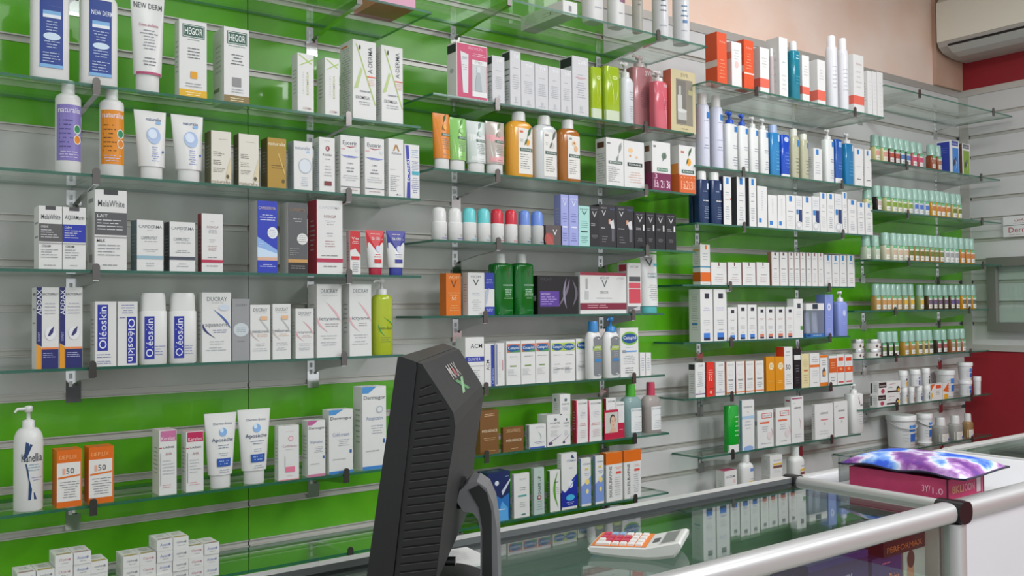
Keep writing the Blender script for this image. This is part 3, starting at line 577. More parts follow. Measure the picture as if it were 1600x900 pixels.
B(k, 435, 467, 665, 'white carton, pink monogram', front=[l(0.3, 0.88, 0.8, 0.9, 1, '#d4b0b8'), e(0.6, 0.76, 0.13, 0.05, '#d89cac'), e(0.6, 0.76, 0.08, 0.03, '#ecd8dc'), t('Confidence', 0.2, 0.6, 0.9, 0.65, '#c4a4ac'), l(0.25, 0.54, 0.85, 0.58, 1, '#c8c8c8'), r(0.33, 0.14, 0.8, 0.24, '#e07c98'), r(0.3, 0.24, 0.32, 0.45, '#808080'), l(0.4, 0.06, 0.7, 0.08, 1, '#b8a0a4'), r(0, 0, 1, 0.012, '#e08ca0')], xs=428)
dg = lambda c, nm, c2: [p([(0, 1.0), (0, 0.92), (0.25, 0.92), (0.6, 1.0)], c), t('Dermagor', 0.06, 0.83, 0.97, 0.89, '#3c444c'), t(nm, 0.15, 0.58, 0.85, 0.64, '#8c98b8'), l(0.35, 0.42, 0.88, 0.54, 4, '#a4a8b0'), r(0.86, 0.31, 0.95, 0.36, '#3c64a0'), l(0.15, 0.2, 0.7, 0.25, 1, '#b8b8b8'), r(0, 0.0, 1, 0.04, c2)]
B(k, 481, 508, 657, 'small white carton, mauve swoosh corner', front=dg('#b85c90', 'Elycalm', '#c07898'), xs=471)
B(k, 514, 551, 640, 'medium white carton, blue swoosh corner', front=dg('#4a90cc', 'Cold cream', '#3c80c4'), xs=503)
B(k, 566, 603, 604, 'tall white carton, blue swoosh corner', front=dg('#4a90cc', 'Atopicalm', '#3c80c4')+[e(0.72, 0.72, 0.14, 0.045, '#b4bcc4'), e(0.72, 0.72, 0.1, 0.03, W)], xs=551)

# the two piles of little white boxes on the lowest shelf, left bay
k = (1, 6); zb = SZ[k]; yf = SH[k][0]+0.004
proto = {}
def little(sty):
    w, h, d = 0.0335, 0.0245, 0.062
    m = MB(); m.box(-w/2, w/2, 0, d, 0, h, mat('#e2e2e0'), sides={'t': mat('#dcdcd8')})
    c = ['#8c9098', '#8890c0', '#c08c98'][sty]
    D(m, lambda u, v, f: (-w/2+u*w, -f, v*h), [t(['Spascupreel', 'Biafine', 'Traumeel'][sty] if 0 else ['ophtal', 'Avasol', 'Optic'][sty], 0.2, 0.42, 0.8, 0.68, c), e(0.8, 0.55, 0.06, 0.1, c), l(0.3, 0.2, 0.8, 0.35, 1, '#a8a8a8')])
    D(m, lambda u, v, f: (-w/2+u*w, v*d, h+f), [r(0.1, 0.05, 0.9, 0.2, ['#b8a050', '#b09090', '#a8985c'][sty]), l(0.2, 0.4, 0.8, 0.8, 2, '#a8a8a0')])
    D(m, lambda u, v, f: (-w/2-f, d-u*d, v*h), [l(0.2, 0.25, 0.8, 0.8, 4, '#b4b4b4')])
    return m.build('small_carton')
protos = [little(i) for i in range(3)]; usedp = [False]*3; PITCH_ = 0.0345
cw = ['first', 'second', 'third', 'fourth', 'fifth', 'sixth']
rw = ['bottom', 'second', 'third', 'fourth']
for pile, xa, tops in (('left', 27, (3, 3, 4, 4, 3)), ('right', 193, (3, 3, 4, 4, 3, 3))):
    X0 = at_y(xa, 880, yf).x+0.5*PITCH_
    for c in range(len(tops)):
        for q in range(tops[c]):
            s = (c*2+q*3+(pile == 'left')) % 3
            if not usedp[s]: o = protos[s]; usedp[s] = True
            else: o = protos[s].copy(); COL.objects.link(o)
            o.location = (X0+c*PITCH_+random.uniform(-.0004, .0004), yf+random.uniform(0, 0.004), zb+q*0.0247)
            tag(o, f'small white box in {pile} pile on lowest shelf, {cw[c]} column, {rw[q]} from bottom' if q else f'small white box in {pile} pile on lowest shelf, {cw[c]} column, bottom', 'box', 'small white boxes piled on the lowest shelf')

# ------------------------------------------------------------------ products, second bay
k = (2, 0)
z = SZ[k]
m = MB(); w_, d_, h_ = 0.055, 0.20, 0.042
m.box(-w_/2, w_/2, 0, d_, 0, h_, mat(W)); D(m, lambda u, v, f: (-w_/2-f, d_-u*d_, v*h_), [l(0.05, 0.15, 0.4, 0.85, 6, '#a8a8b0'), r(0.7, 0.3, 0.73, 0.5, '#606064'), l(0.5, 0.2, 0.9, 0.6, 2, '#b0b0b8')]); D(m, lambda u, v, f: (-w_/2+u*w_, -f, v*h_), [r(0.4, 0.3, 0.6, 0.7, '#7c7c80')])
o = m.build('carton', None, (1.76, 2.05, z)); reg(o, 'white carton lying on its side', 'box', k, 840)
lbl = lambda c='#909498', c2='#a0a4ac': [l(0.3, 0.25, 0.75, 0.4, 3, c), l(0.3, 0.1, 0.75, 0.14, 1, c2), l(0.3, 0.45, 0.75, 0.6, 3, c)]
BT(k, 909, 939, -140, 'glossy white bottle cut by photo edge', cap=(-165, 0.5, W, 'pump'), k=0.8, label=lbl())
BT(k, 948, 973, -130, 'white bottle with plum print', cap=(-150, 0.5, W, 'screw'), k=0.8, label=lbl('#8c5070')+[r(0.45, 0.22, 0.95, 0.25, '#7c3c64')])
BT(k, 986, 1003, -100, 'slim clear grey vial', cap=(-125, 0.6, '#b8b8b8', 'spray'), k=1, pw=2, col='#c0beb4', alpha=0.7, label=lbl('#7c7478'))
BT(k, 1017, 1043, -90, 'silver white spray, grey print', cap=(-120, 0.8, '#d0d0d4', 'spray'), k=1, pw=2, col='#dadadc', rough=0.2, label=lbl('#606878'))
BT(k, 1049, 1076, -80, 'silver white spray, blue print', cap=(-110, 0.8, '#d0d0d4', 'spray'), k=1, pw=2, col='#dadadc', rough=0.2, label=lbl('#507898')+[r(0.4, 0.2, 0.7, 0.23, '#4878a8')])
k = (2, 1)
B(k, 713, 761, 69, 'pink gift carton with clear window', front=[r(0.02, 0.02, 0.98, 0.98, '#c83a68'), l(0.35, 0.9, 0.85, 0.95, 2, '#f0b8cc'), l(0.5, 0.78, 0.95, 0.85, 2, '#f0c8d4'), r(0.5, 0.1, 0.96, 0.66, '#c4c8c8'), r(0.5, 0.64, 0.97, 0.72, '#e4e4e4'), t('OFFERT', 0.58, 0.66, 0.88, 0.7, '#888c90'), r(0.5, 0.06, 0.98, 0.15, '#e4e4e4'), p([(0.12, 0.84), (0.38, 0.8), (0.36, 0.1), (0.2, 0.1)], '#d8dadc'), l(0.18, 0.5, 0.34, 0.62, 3, '#b87890'), t('SVR', 0.18, 0.7, 0.34, 0.75, '#8a8e94'), p([(0.6, 0.16), (0.62, 0.4), (0.68, 0.52), (0.74, 0.52), (0.78, 0.4), (0.82, 0.16)], '#a8b0b4'), r(0.65, 0.5, 0.76, 0.6, '#d4d8dc')], xs=701, sideops=[r(0.05, 0.82, 0.95, 0.97, '#303438'), e(0.5, 0.5, 0.2, 0.04, '#b0b4b8')])
sv = lambda: [t('SVR', 0.36, 0.87, 0.86, 0.94, '#f4f4f6'), l(0.25, 0.68, 0.75, 0.71, 1, '#94989c'), l(0.2, 0.3, 0.85, 0.58, 7, '#a4a8ac'), e(0.55, 0.14, 0.1, 0.04, '#bcbfc2'), l(0.3, 0.05, 0.8, 0.1, 1, '#b4b4b8')]
sd = [r(0.05, 0.83, 0.95, 0.98, '#2c3034'), r(0.1, 0.66, 0.9, 0.68, '#606468'), r(0.1, 0.56, 0.9, 0.575, '#606468'), r(0.1, 0.45, 0.9, 0.465, '#606468'), l(0.1, 0.1, 0.9, 0.4, 6, '#a0a4a8')]
for x0, x1, yt, xs, dsc in ((769, 788, 88, 761, 'medium silver-grey carton'), (797, 813, 80, 787, 'tall slim silver-grey carton'), (814, 835, 96, None, 'short silver-grey carton'), (836, 856, 101, None, 'short silver-grey carton'), (857, 875, 105, None, 'short silver-grey carton'), (876, 893, 109, None, 'short silver-grey carton'), (894, 919, 89, 878, 'tallest silver-grey carton, red print')):
    B(k, x0, x1, yt, dsc, front=sv()+([l(0.2, 0.62, 0.85, 0.66, 2, '#d06070')] if 'red' in dsc else []), xs=xs, sideops=sd, col='#cfcfd2', d=0.05)
for x0, x1 in ((920, 938), (939, 965)):
    BT(k, x0, x1, 106, 'lime green film-wrapped bottle', k=0.5, pw=5, col='#a8c428', alpha=0.9, rough=0.1, shoulder=0.985, label=[r(0, 0, 1, 0.2, '#c8d4b8'), a_(0.2, 0.9, 0.5, 0.25, 0.15, 0.03, '#dce8a0'), a_(0.8, 0.85, 0.6, 0.3, 0.1, 0.03, '#dce8a0'), e(0.62, 0.8, 0.16, 0.035, '#e0ecb0'), e(0.62, 0.8, 0.12, 0.02, '#a8c428')])
BT(k, 965, 988, 122, 'white pump bottle before grey wall', cap=(98, 0.55, W, 'pump'), k=0.8, col='#dcdfe2', alpha=0.93, label=[l(0.5, 0.5, 0.9, 0.7, 4, '#90989c'), l(0.5, 0.1, 0.9, 0.4, 6, '#a8b0b4')])
BT(k, 981, 1016, 106, 'large rose-pink pump bottle', cap=(88, 0.4, '#dccccc', 'pump'), k=0.5, pw=5, col='#c08488', alpha=0.93, rough=0.15, shoulder=0.95, back=0.05, label=[t('SVR', 0.55, 0.86, 0.9, 0.94, '#f0e8e8'), l(0.3, 0.35, 0.8, 0.6, 8, '#8c6068')])
BT(k, 1016, 1040, 128, 'small coral-pink pump bottle', cap=(112, 0.5, '#e4dcdc', 'pump'), k=0.6, pw=4, col='#d86a78', alpha=0.95, rough=0.12, shoulder=0.95, label=[t('SVR', 0.6, 0.87, 0.9, 0.93, '#f4e4e4'), a_(0.5, 0.8, 0.8, 0.1, 0.1, 0.03, '#f0b8c0'), l(0.6, 0.4, 0.9, 0.6, 5, '#a85060')])
B(k, 1048, 1086, 111, 'pale gold gift carton, dark window', front=[t('SVR', 0.4, 0.9, 0.72, 0.96, '#8c8468'), r(0.2, 0.12, 0.88, 0.86, '#8a8478'), r(0.24, 0.14, 0.6, 0.84, '#75716a'), r(0.26, 0.34, 0.44, 0.6, '#c4c4c0'), r(0.3, 0.6, 0.4, 0.75, '#b0b0ac'), r(0.26, 0.2, 0.62, 0.34, '#b8b8b4'), e(0.44, 0.35, 0.19, 0.03, '#d0d0cc'), r(0.7, 0.62, 0.86, 0.7, '#b4ac84'), l(0.4, 0.04, 0.7, 0.08, 1, '#a0987c')], xs=1040, col='#c8bc94', sidecol='#cc7058', sideops=[])
k = (2, 2)
kl = lambda c='#2f5c48': [r(0.55 if 0 else 0.4, 0.5, 1.0, 0.56, c), t('KLORANE', 0.5, 0.512, 0.95, 0.548, '#e8ece8'), l(0.4, 0.2, 0.9, 0.46, 6, '#8c9088'), l(0.4, 0.07, 0.8, 0.1, 1, '#8c9088')]
leaf = lambda x, y, s, c: p([(x, y), (x+0.14*s, y+0.08*s), (x+0.2*s, y+0.2*s), (x+0.05*s, y+0.13*s)], c)
pl = lambda c, fr: [leaf(0.6, 0.8, 1, c), leaf(0.62, 0.78, -0.8, c), leaf(0.62, 0.85, 0.7, c), e(0.64, 0.7, 0.1, 0.07, fr)]
TU(k, 674, 700, 178, 247, 'orange mango tube', col='#d98324', front=kl()+pl('#3c5c24', '#e8a020'), capw=0.8, capx=689)
TU(k, 700, 727, 185, 250, 'light green tube', col='#8cc66c', front=kl()+pl('#5c9c4c', '#9cd080'), capw=0.8, capx=713, rough=0.15)
TU(k, 727, 757, 190, 254, 'translucent white tube with leaf', col='#ccd4d0', front=[r(0.02, 0.04, 0.98, 0.68, '#dce0de')]+kl()+pl('#7c9c88', '#b8c8c0'), capw=0.8, capx=743)
TU(k, 757, 787, 191, 256, 'pale pink tube with leaf', col='#bdb4ac', front=[r(0.02, 0.04, 0.98, 0.68, '#dfa0a4')]+kl()+pl('#74805c', '#a08c80'), capw=0.78, capx=772, rough=0.15)
kb = lambda fr, dk, cx=0.62: [r(0.3, 0.06, 0.92, 0.86, '#e4e2dc'), r(0.36, 0.78, 0.5, 0.82, '#d06040' if fr == '#e8a020' else '#8c8c88'), r(0.36, 0.455, 0.9, 0.515, '#2c5044'), t('KLORANE', 0.42, 0.468, 0.84, 0.502, '#e4ece8'), l(0.38, 0.14, 0.85, 0.42, 7, '#8c8c88', 'l'), e(0.68, 0.62, 0.09, 0.055, fr), leaf(0.66, 0.7, 1, dk), leaf(0.68, 0.7, -0.7, dk), leaf(0.68, 0.74, 0.8, dk), l(0.36, 0.62, 0.5, 0.68, 2, '#a8a8a4')]
BT(k, 790, 830, 190, 'golden yellow shampoo bottle', cap=(176, 0.46, W, 'screw'), k=0.5, pw=3.5, col='#e0a032', rough=0.2, label=kb('#e8a020', '#3c6434'))
BT(k, 831, 868, 196, 'clear white shampoo bottle', cap=(182, 0.46, W, 'screw'), k=0.5, pw=3.5, col='#cfd2d2', rough=0.2, label=kb('#c8c8c4', '#5c6460'))
BT(k, 869, 904, 202, 'amber shampoo bottle, daisy label', cap=(188, 0.46, W, 'screw'), k=0.5, pw=3.5, col='#a9682a', rough=0.15, label=kb('#e0b080', '#c09070')[:6]+[e(0.6, 0.72, 0.1, 0.05, '#ecc8a0'), e(0.6, 0.72, 0.04, 0.02, '#a86c30')])
kc = lambda c, strip: [r(0.06, 0.87, 0.24, 0.9, '#707070'), r(0.12, 0.46, 0.92, 0.525, strip), t('KLORANE', 0.2, 0.475, 0.84, 0.51, '#ecf0ec'), leaf(0.7, 0.68, 1.0, c), leaf(0.72, 0.68, -1, c), leaf(0.7, 0.75, 0.9, c), leaf(0.7, 0.62, -0.8, c), l(0.1, 0.08, 0.8, 0.42, 8, '#a0a4a0', 'l')]
B(k, 947, 974, 216, 'tall white carton, grey plant sprig', front=kc('#8c9490', '#4c6458'), xs=933, sideops=[r(0.15, 0.8, 0.8, 0.92, '#5c3c34'), l(0.1, 0.1, 0.9, 0.7, 12, '#a8aaac')])
B(k, 975, 1006, 221, 'tall white carton, daisy drawing', front=[e(0.32, 0.8, 0.12, 0.05, '#e8c490'), e(0.3, 0.68, 0.05, 0.03, '#d8a068'), e(0.62, 0.66, 0.06, 0.03, '#e0c0a0'), r(0.16, 0.46, 0.9, 0.54, '#2c3c38'), t('KLORANE', 0.24, 0.48, 0.82, 0.52, '#ecf0ec'), l(0.2, 0.1, 0.9, 0.36, 5, '#dcb8a8')], d=0.05)
B(k, 1019, 1047, 222, 'white carton in maroon offer sleeve', front=[r(0.06, 0.88, 0.2, 0.92, '#707070'), r(0.25, 0.4, 0.85, 0.47, '#3c7454'), t('KLORANE', 0.3, 0.415, 0.8, 0.455, '#e8f0ec'), e(0.65, 0.72, 0.14, 0.07, '#6c8070'), leaf(0.55, 0.6, 1, '#58705c'), r(0, 0, 1, 0.36, '#7a2450'), t('1à 2i 3i', 0.1, 0.06, 0.95, 0.22, '#e8d4e0'), t('3', 0.1, 0.24, 0.24, 0.34, '#e8c4d8')], xs=1007, sidecol='#e0e0de', sideops=[r(0.2, 0.8, 0.7, 0.92, '#6c4838'), r(0, 0, 1, 0.36, '#7a2450'), r(0.1, 0.36, 0.9, 0.6, '#5c3040')])
B(k, 1061, 1086, 228, 'white carton in orange dotted sleeve', front=[r(0.1, 0.84, 0.3, 0.88, '#c06848'), e(0.6, 0.66, 0.13, 0.08, '#e8a430'), leaf(0.55, 0.76, 1, '#3c5c34'), leaf(0.58, 0.76, -0.8, '#3c5c34'), leaf(0.6, 0.8, 0.9, '#3c5c34'), r(0.15, 0.42, 0.9, 0.49, '#2c5444'), t('KLORANE', 0.22, 0.435, 0.82, 0.475, '#e8f0ec'), r(0, 0, 1, 0.38, '#d2622c'), t('1à2i3i', 0.1, 0.08, 0.9, 0.26, '#f0c0a0')]+[e(0.1+0.2*i, 0.33, 0.03, 0.012, '#f0b890') for i in range(5)], xs=1048, sideops=[r(0, 0, 1, 0.4, '#d2622c'), r(0.15, 0.4, 0.9, 0.62, '#e09040')])
k = (2, 3)
ro = lambda c: [t('VICHY', 0.62, 0.32, 0.9, 0.36, '#8c9094'), t('V', 0.68, 0.2, 0.84, 0.3, '#80848c'), r(0.45, 0.1, 0.9, 0.14, c), l(0.45, 0.04, 0.9, 0.08, 1, '#a8a8ac')]
for x0, x1, yt, cc, bc, dsc in ((674, 698, 347, W, '#6c68b8', 'white roll-on deodorant, white cap'), (699, 722, 348, W, '#6c68b8', 'white roll-on deodorant, white cap'), (722, 744, 348, '#6ccdd0', '#80b8c8', 'white roll-on deodorant, aqua cap'), (745, 766, 349, '#6ccdd0', '#80b8c8', 'white roll-on deodorant, aqua cap'), (766, 787, 350, '#cf2e40', '#c88088', 'white roll-on deodorant, red cap'), (788, 808, 351, '#cf2e40', '#c88088', 'white roll-on deodorant, red cap'), (809, 829, 352, '#6f92dc', '#50648c', 'clear roll-on deodorant, blue cap'), (829, 849, 353, '#6f92dc', '#50648c', 'clear roll-on deodorant, blue cap')):
    BT(k, x0, x1, yt, dsc, cap=(yt-23, 0.92, cc, 'dome'), k=0.85, pw=2.4, col=W if 'white r' in dsc else '#c4c6c4', shoulder=0.97, label=ro(bc), name='roll_on_bottle')
B(k, 853, 878, 352, 'small dark red square carton', front=[e(0.2, 0.3, 0.3, 0.3, '#a04840'), t('V', 0.42, 0.5, 0.68, 0.78, '#e8e8ea'), p([(0, 0), (0.5, 0), (0.3, 0.4), (0, 0.6)], '#b4544c')], col='#5a5050', d=0.05)
vi = lambda c1, c2: [t('VICHY', 0.1, 0.9, 0.9, 0.94, c1), t('V', 0.28, 0.78, 0.75, 0.88, c1), l(0.15, 0.45, 0.85, 0.65, 4, c2), r(0.2, 0.35, 0.8, 0.38, c1), l(0.15, 0.08, 0.85, 0.26, 4, c2)]
B(k, 876, 888, 304, 'slim lilac carton', front=vi('#e0e4f4', '#6870ac'), xs=867, col='#9fa6dc', sidecol='#8890c4')
B(k, 889, 903, 305, 'slim lilac carton', front=vi('#e0e4f4', '#6870ac'), d=0.04, col='#9fa6dc')
B(k, 904, 921, 322, 'slim mint green carton', front=vi('#2c3c40', '#60908c'), d=0.04, col='#a6d8d0')
bk = lambda: [t('VICHY', 0.15, 0.9, 0.85, 0.94, '#8c8c94'), t('V', 0.25, 0.72, 0.75, 0.87, '#b8b8bc'), l(0.15, 0.5, 0.6, 0.58, 2, '#b8b8bc', 'l'), l(0.2, 0.2, 0.8, 0.3, 3, '#8c8c90')]
B(k, 921, 936, 322, 'slim black carton', front=bk(), d=0.04, col='#1b1b1f', sideops=[])
for x0, x1, yt in ((936, 962, 320), (963, 990, 322)):
    B(k, x0, x1, yt, 'wide black carton, bottle picture', front=[t('VICHY', 0.1, 0.9, 0.45, 0.94, '#a8a8ac'), t('V', 0.15, 0.74, 0.4, 0.86, '#c8c8cc'), l(0.6, 0.88, 0.95, 0.93, 2, '#5878b0'), r(0.55, 0.55, 0.68, 0.66, '#d09c80'), p([(0.62, 0.6), (0.85, 0.66), (0.9, 0.45), (0.75, 0.4)], '#d0d0d4'), r(0.72, 0.15, 0.88, 0.45, '#5c5c64'), l(0.1, 0.42, 0.5, 0.48, 1, '#c0c0c4', 'l'), l(0.15, 0.1, 0.5, 0.28, 3, '#808084', 'l')], d=0.04, col='#26262b')
for i, (x0, x1) in enumerate(((991, 1008), (1009, 1023), (1024, 1039), (1040, 1056))):
    B(k, x0, x1, 331+i, 'short black carton', front=bk()+[r(0.75, 0.5, 0.9, 0.66, '#d8d8d8')], d=0.04, col='#1b1b1f', sideops=[])
k = (2, 4)
B(k, 697, 720, 427, 'orange sunscreen carton, large V', front=[t('VICHY', 0.15, 0.87, 0.9, 0.94, '#f0d0a0'), t('V', 0.3, 0.66, 0.72, 0.84, '#7c4410'), t('50', 0.35, 0.36, 0.68, 0.44, '#f4dcb8'), l(0.1, 0.46, 0.9, 0.56, 2, '#f0b878'), l(0.15, 0.1, 0.9, 0.26, 3, '#f0b878')], xs=687, col='#dd7208', sideops=[])
B(k, 731, 772, 426, 'white and blue twin carton', front=[t('VICHY', 0.1, 0.87, 0.5, 0.93, '#70747c'), t('V', 0.18, 0.7, 0.42, 0.84, '#50545c'), l(0.15, 0.46, 0.45, 0.54, 2, '#90a0c0'), l(0.12, 0.1, 0.5, 0.38, 6, '#a0a4a8'), r(0.62, 0.62, 1, 1, '#2238a0'), l(0.66, 0.74, 0.96, 0.86, 3, '#c0c8ec'), r(0.62, 0, 1, 0.2, '#2238a0'), p([(0.64, 0.58), (0.8, 0.64), (0.72, 0.3), (0.64, 0.2)], '#b4bccc'), l(0.66, 0.08, 0.96, 0.16, 2, '#c0c8ec')], xs=723)
for x0, x1 in ((765, 799), (798, 831)):
    BT(k, x0, x1, 411, 'green see-through cleanser bottle', cap=(397, 0.42, W, 'screw'), k=0.6, pw=4, col='#0c6e24', alpha=0.93, rough=0.1, shoulder=0.94, label=[t('V', 0.56, 0.74, 0.76, 0.9, '#4c5c30'), t('NORMADERM', 0.4, 0.555, 0.92, 0.585, '#c0e0c8'), l(0.42, 0.3, 0.9, 0.5, 5, '#b8dcc0'), l(0.5, 0.08, 0.9, 0.1, 1, '#a0d0a8')])
B(k, 840, 903, 431, 'black gift carton, purple panel', front=[t('VICHY', 0.06, 0.87, 0.35, 0.94, '#4c4c54'), r(0.05, 0.2, 0.52, 0.6, '#5c3c98'), t('NEOGENIC', 0.08, 0.5, 0.3, 0.55, '#d8c8f0'), l(0.08, 0.24, 0.5, 0.48, 4, '#b8a4e0', 'l'), a_(0.5, 0.2, 0.78, 0.92, 0.05, 0.06, '#7c6c80'), a_(0.85, 0.2, 0.85, 0.9, 0.1, 0.06, '#66606c'), a_(0.7, 0.15, 0.7, 0.95, -0.06, 0.05, '#8c88a0')], xs=831, col='#121216', sideops=[r(0.3, 0.35, 0.7, 0.48, '#b0b0b4')])
B(k, 906, 978, 426, 'wide white carton, dark red bands', front=[r(0, 0.93, 1, 1, '#9c3044'), t('VICHY', 0.42, 0.84, 0.62, 0.9, '#74787c'), t('V', 0.46, 0.64, 0.58, 0.82, '#5c6064'), t('DERCOS', 0.42, 0.49, 0.6, 0.55, '#909498'), r(0.1, 0.35, 0.18, 0.55, '#c0c0c0'), r(0.12, 0.6, 0.16, 0.85, '#a8a8a8'), l(0.3, 0.36, 0.72, 0.4, 1, '#808084'), r(0, 0.1, 1, 0.26, '#80203a'), l(0.15, 0.13, 0.7, 0.23, 2, '#d8a0ac', 'l'), l(0.78, 0.84, 0.98, 0.9, 2, '#b0b0b0')], xs=899)
B(k, 980, 1001, 411, 'tall white carton, coral panels', front=[t('VICHY', 0.2, 0.9, 0.85, 0.95, '#8c9094'), r(0.12, 0.63, 0.95, 0.73, '#58585c'), r(0.1, 0.5, 0.95, 0.61, '#d85464'), r(0.1, 0.2, 0.95, 0.48, '#d04858'), r(0, 0, 1, 0.14, '#6c6c70'), p([(0.1, 0.05), (0.9, 0.15), (0.9, 0.06)], '#c4c4c8')], xs=966, sideops=[r(0.1, 0.84, 0.9, 0.97, '#b83848')])
TU(k, 1001, 1027, 397, 478, 'white tube with teal cap', front=[t('VICHY', 0.2, 0.9, 0.7, 0.94, '#8c9094'), t('V', 0.25, 0.76, 0.7, 0.9, '#50585c'), r(0.72, 0.78, 0.98, 0.82, '#48b4d0'), t('PURETÉ', 0.3, 0.6, 0.85, 0.64, '#90a8b8'), t('THERMALE', 0.25, 0.54, 0.88, 0.58, '#90a8b8'), l(0.25, 0.1, 0.85, 0.42, 8, '#a4a8ac')], cap='#5cb8bc', capw=0.85, capx=1014)
k = (2, 5)
B(k, 727, 756, 527, 'white carton, blue band mid-height', front=[t('ACM', 0.28, 0.78, 0.9, 0.87, '#44484c'), r(0, 0.51, 1, 0.61, '#2438a0'), t('DUOLYS.R', 0.15, 0.53, 0.8, 0.59, '#d4d8f0'), r(0, 0.42, 1, 0.43, '#a0a0a0'), l(0.1, 0.14, 0.8, 0.36, 5, '#a0a4a8')], d=0.05)
B(k, 757, 772, 537, 'slim white carton, blue edge', front=[t('ACM', 0.16, 0.38, 0.5, 0.62, '#44484c', 1), r(0.66, 0, 1, 0.97, '#243a9c'), t('Cétrano', 0.7, 0.05, 0.96, 0.42, '#a8b8e8', 1)], d=0.05)
B(k, 774, 788, 536, 'slim white carton, pale print', front=[r(0.05, 0.03, 0.22, 0.97, '#8088a0'), l(0.35, 0.2, 0.55, 0.8, 12, '#c8b4b4'), r(0.7, 0.35, 0.85, 0.6, '#c49ca0')], d=0.05)
ce = lambda u0, u1, bg, c2: [r(u0, 0.74, u1, 0.93, bg), e((u0+u1)/2, 0.83, (u1-u0)*0.5, 0.085, '#1c5a94'), t('Cetaphil', u0+(u1-u0)*0.08, 0.79, u1-(u1-u0)*0.08, 0.87, '#eef2f6'), l(u0+0.05, 0.62, u1-0.05, 0.66, 1, '#8c9094'), r((u0+u1)/2-0.14*(u1-u0)*2, 0.41, (u1+u0)/2+0.2*(u1-u0), 0.44, c2), l(u0+0.05, 0.2, u0+(u1-u0)*0.7, 0.36, 5, '#a8acb0', 'l')]
for x0, x1, yt in ((791, 813, 533), (814, 836, 532), (837, 857, 531)):
    B(k, x0, x1, yt, 'white carton, navy oval, red-green corners', front=ce(0.05, 0.98, '#c86848', '#7c9858')+[p([(0.05, 0.74), (0.98, 0.74), (0.98, 0.8), (0.5, 0.76)], '#4c9458')], d=0.05)
B(k, 861, 898, 531, 'double-width white carton, two navy ovals', front=ce(0.03, 0.5, '#b4c84c', '#c8c8c8')+ce(0.51, 0.98, '#b4c84c', '#c8c8c8')+[l(0.08, 0.28, 0.9, 0.33, 2, '#505458')], d=0.05)
B(k, 900, 921, 529, 'white carton, single navy oval', front=ce(0.05, 0.95, '#b4c84c', '#c8c8c8')+[l(0.1, 0.28, 0.9, 0.33, 2, '#505458')], d=0.03, back=0.03)
cb = [r(0.3, 0.1, 0.86, 0.84, '#7c8084'), e(0.58, 0.84, 0.28, 0.06, '#7c8084'), e(0.58, 0.1, 0.28, 0.05, '#7c8084'), r(0.26, 0.6, 0.94, 0.7, '#a8bc58'), e(0.6, 0.66, 0.33, 0.05, '#1c4884'), t('Cetaphil', 0.34, 0.635, 0.86, 0.69, '#e8ecf4'), r(0.38, 0.36, 0.82, 0.42, '#3c84c0'), l(0.4, 0.45, 0.8, 0.58, 3, '#a8acb0')]
BT(k, 914, 939, 518, 'white lotion bottle, blue screw cap', cap=(502, 0.55, '#3c88c8', 'screw'), k=0.55, pw=2.4, label=cb, shoulder=0.8, fr=0.008)
BT(k, 940, 967, 518, 'white lotion bottle, blue pump', cap=(495, 0.5, '#3c88c8', 'nozzle'), k=0.55, pw=2.4, label=cb, shoulder=0.8, fr=0.008)
B(k, 969, 997, 512, 'large white carton, green-edged navy oval', front=[e(0.52, 0.78, 0.46, 0.14, '#7cb43c'), e(0.52, 0.78, 0.42, 0.1, '#1c4c90'), t('Cetaphil', 0.16, 0.74, 0.88, 0.83, '#eef2f6'), l(0.15, 0.58, 0.85, 0.62, 1, '#8098c8'), r(0.3, 0.5, 0.9, 0.53, '#6ca0d8'), r(0.1, 0.485, 0.3, 0.545, '#9098a0'), l(0.1, 0.25, 0.85, 0.44, 5, '#b0b4b8'), l(0.1, 0.06, 0.85, 0.2, 3, '#707478')], xs=958)
B(k, 1000, 1008, 551, 'tiny white lip balm carton', front=[l(0.2, 0.2, 0.8, 0.8, 6, '#8ca0b8')], d=0.02)
B(k, 1009, 1017, 551, 'tiny white lip balm carton', front=[l(0.2, 0.2, 0.8, 0.8, 6, '#8ca0b8')], d=0.02)
k = (2, 6)
hl = [l(0.1, 0.85, 0.9, 0.93, 2, '#d8b890'), t('HÉLISENCE', 0.1, 0.5, 0.92, 0.57, '#ecdcc0'), l(0.15, 0.3, 0.85, 0.38, 2, '#d0b080'), l(0.3, 0.05, 0.8, 0.09, 1, '#d0b080')]
B(k, 750, 779, 641, 'tall bronze-brown carton', front=hl, d=0.05, col='#7a5228')
B(k, 786, 818, 667, 'short bronze-brown carton', front=[l(0.1, 0.78, 0.9, 0.92, 3, '#d8b890'), t('HÉLISENCE', 0.15, 0.4, 0.9, 0.52, '#ecdcc0'), l(0.3, 0.08, 0.8, 0.14, 1, '#d0b080')], xs=781, col='#7a5228')
B(k, 827, 853, 663, 'short silver-white carton, figure drawing', front=[l(0.3, 0.82, 0.95, 0.92, 2, '#9098a8'), a_(0.5, 0.7, 0.65, 0.35, 0.1, 0.06, '#a8b0b8'), l(0.3, 0.16, 0.9, 0.28, 2, '#687098'), r(0.02, 0.0, 0.9, 0.06, '#3c5cac')], xs=819, sidecol='#b8bcc4', sideops=[t('HELIABRINE', 0.3, 0.05, 0.7, 0.95, '#4c5468', 1)])
fo = [e(0.55, 0.84, 0.1, 0.05, '#707880'), t('FORTÉ', 0.2, 0.7, 0.85, 0.77, '#505860'), l(0.2, 0.58, 0.85, 0.66, 2, '#a0a4a8'), l(0.2, 0.3, 0.7, 0.5, 4, '#a8acb0'), a_(0.1, 0.1, 0.95, 0.35, 0.0, 0.08, '#8c6490'), e(0.2, 0.09, 0.14, 0.05, '#5c4868')]
o, w1, h1, d1 = B(k, 855, 878, 648, 'white carton, mauve curl, lower row', front=fo, xs=838)
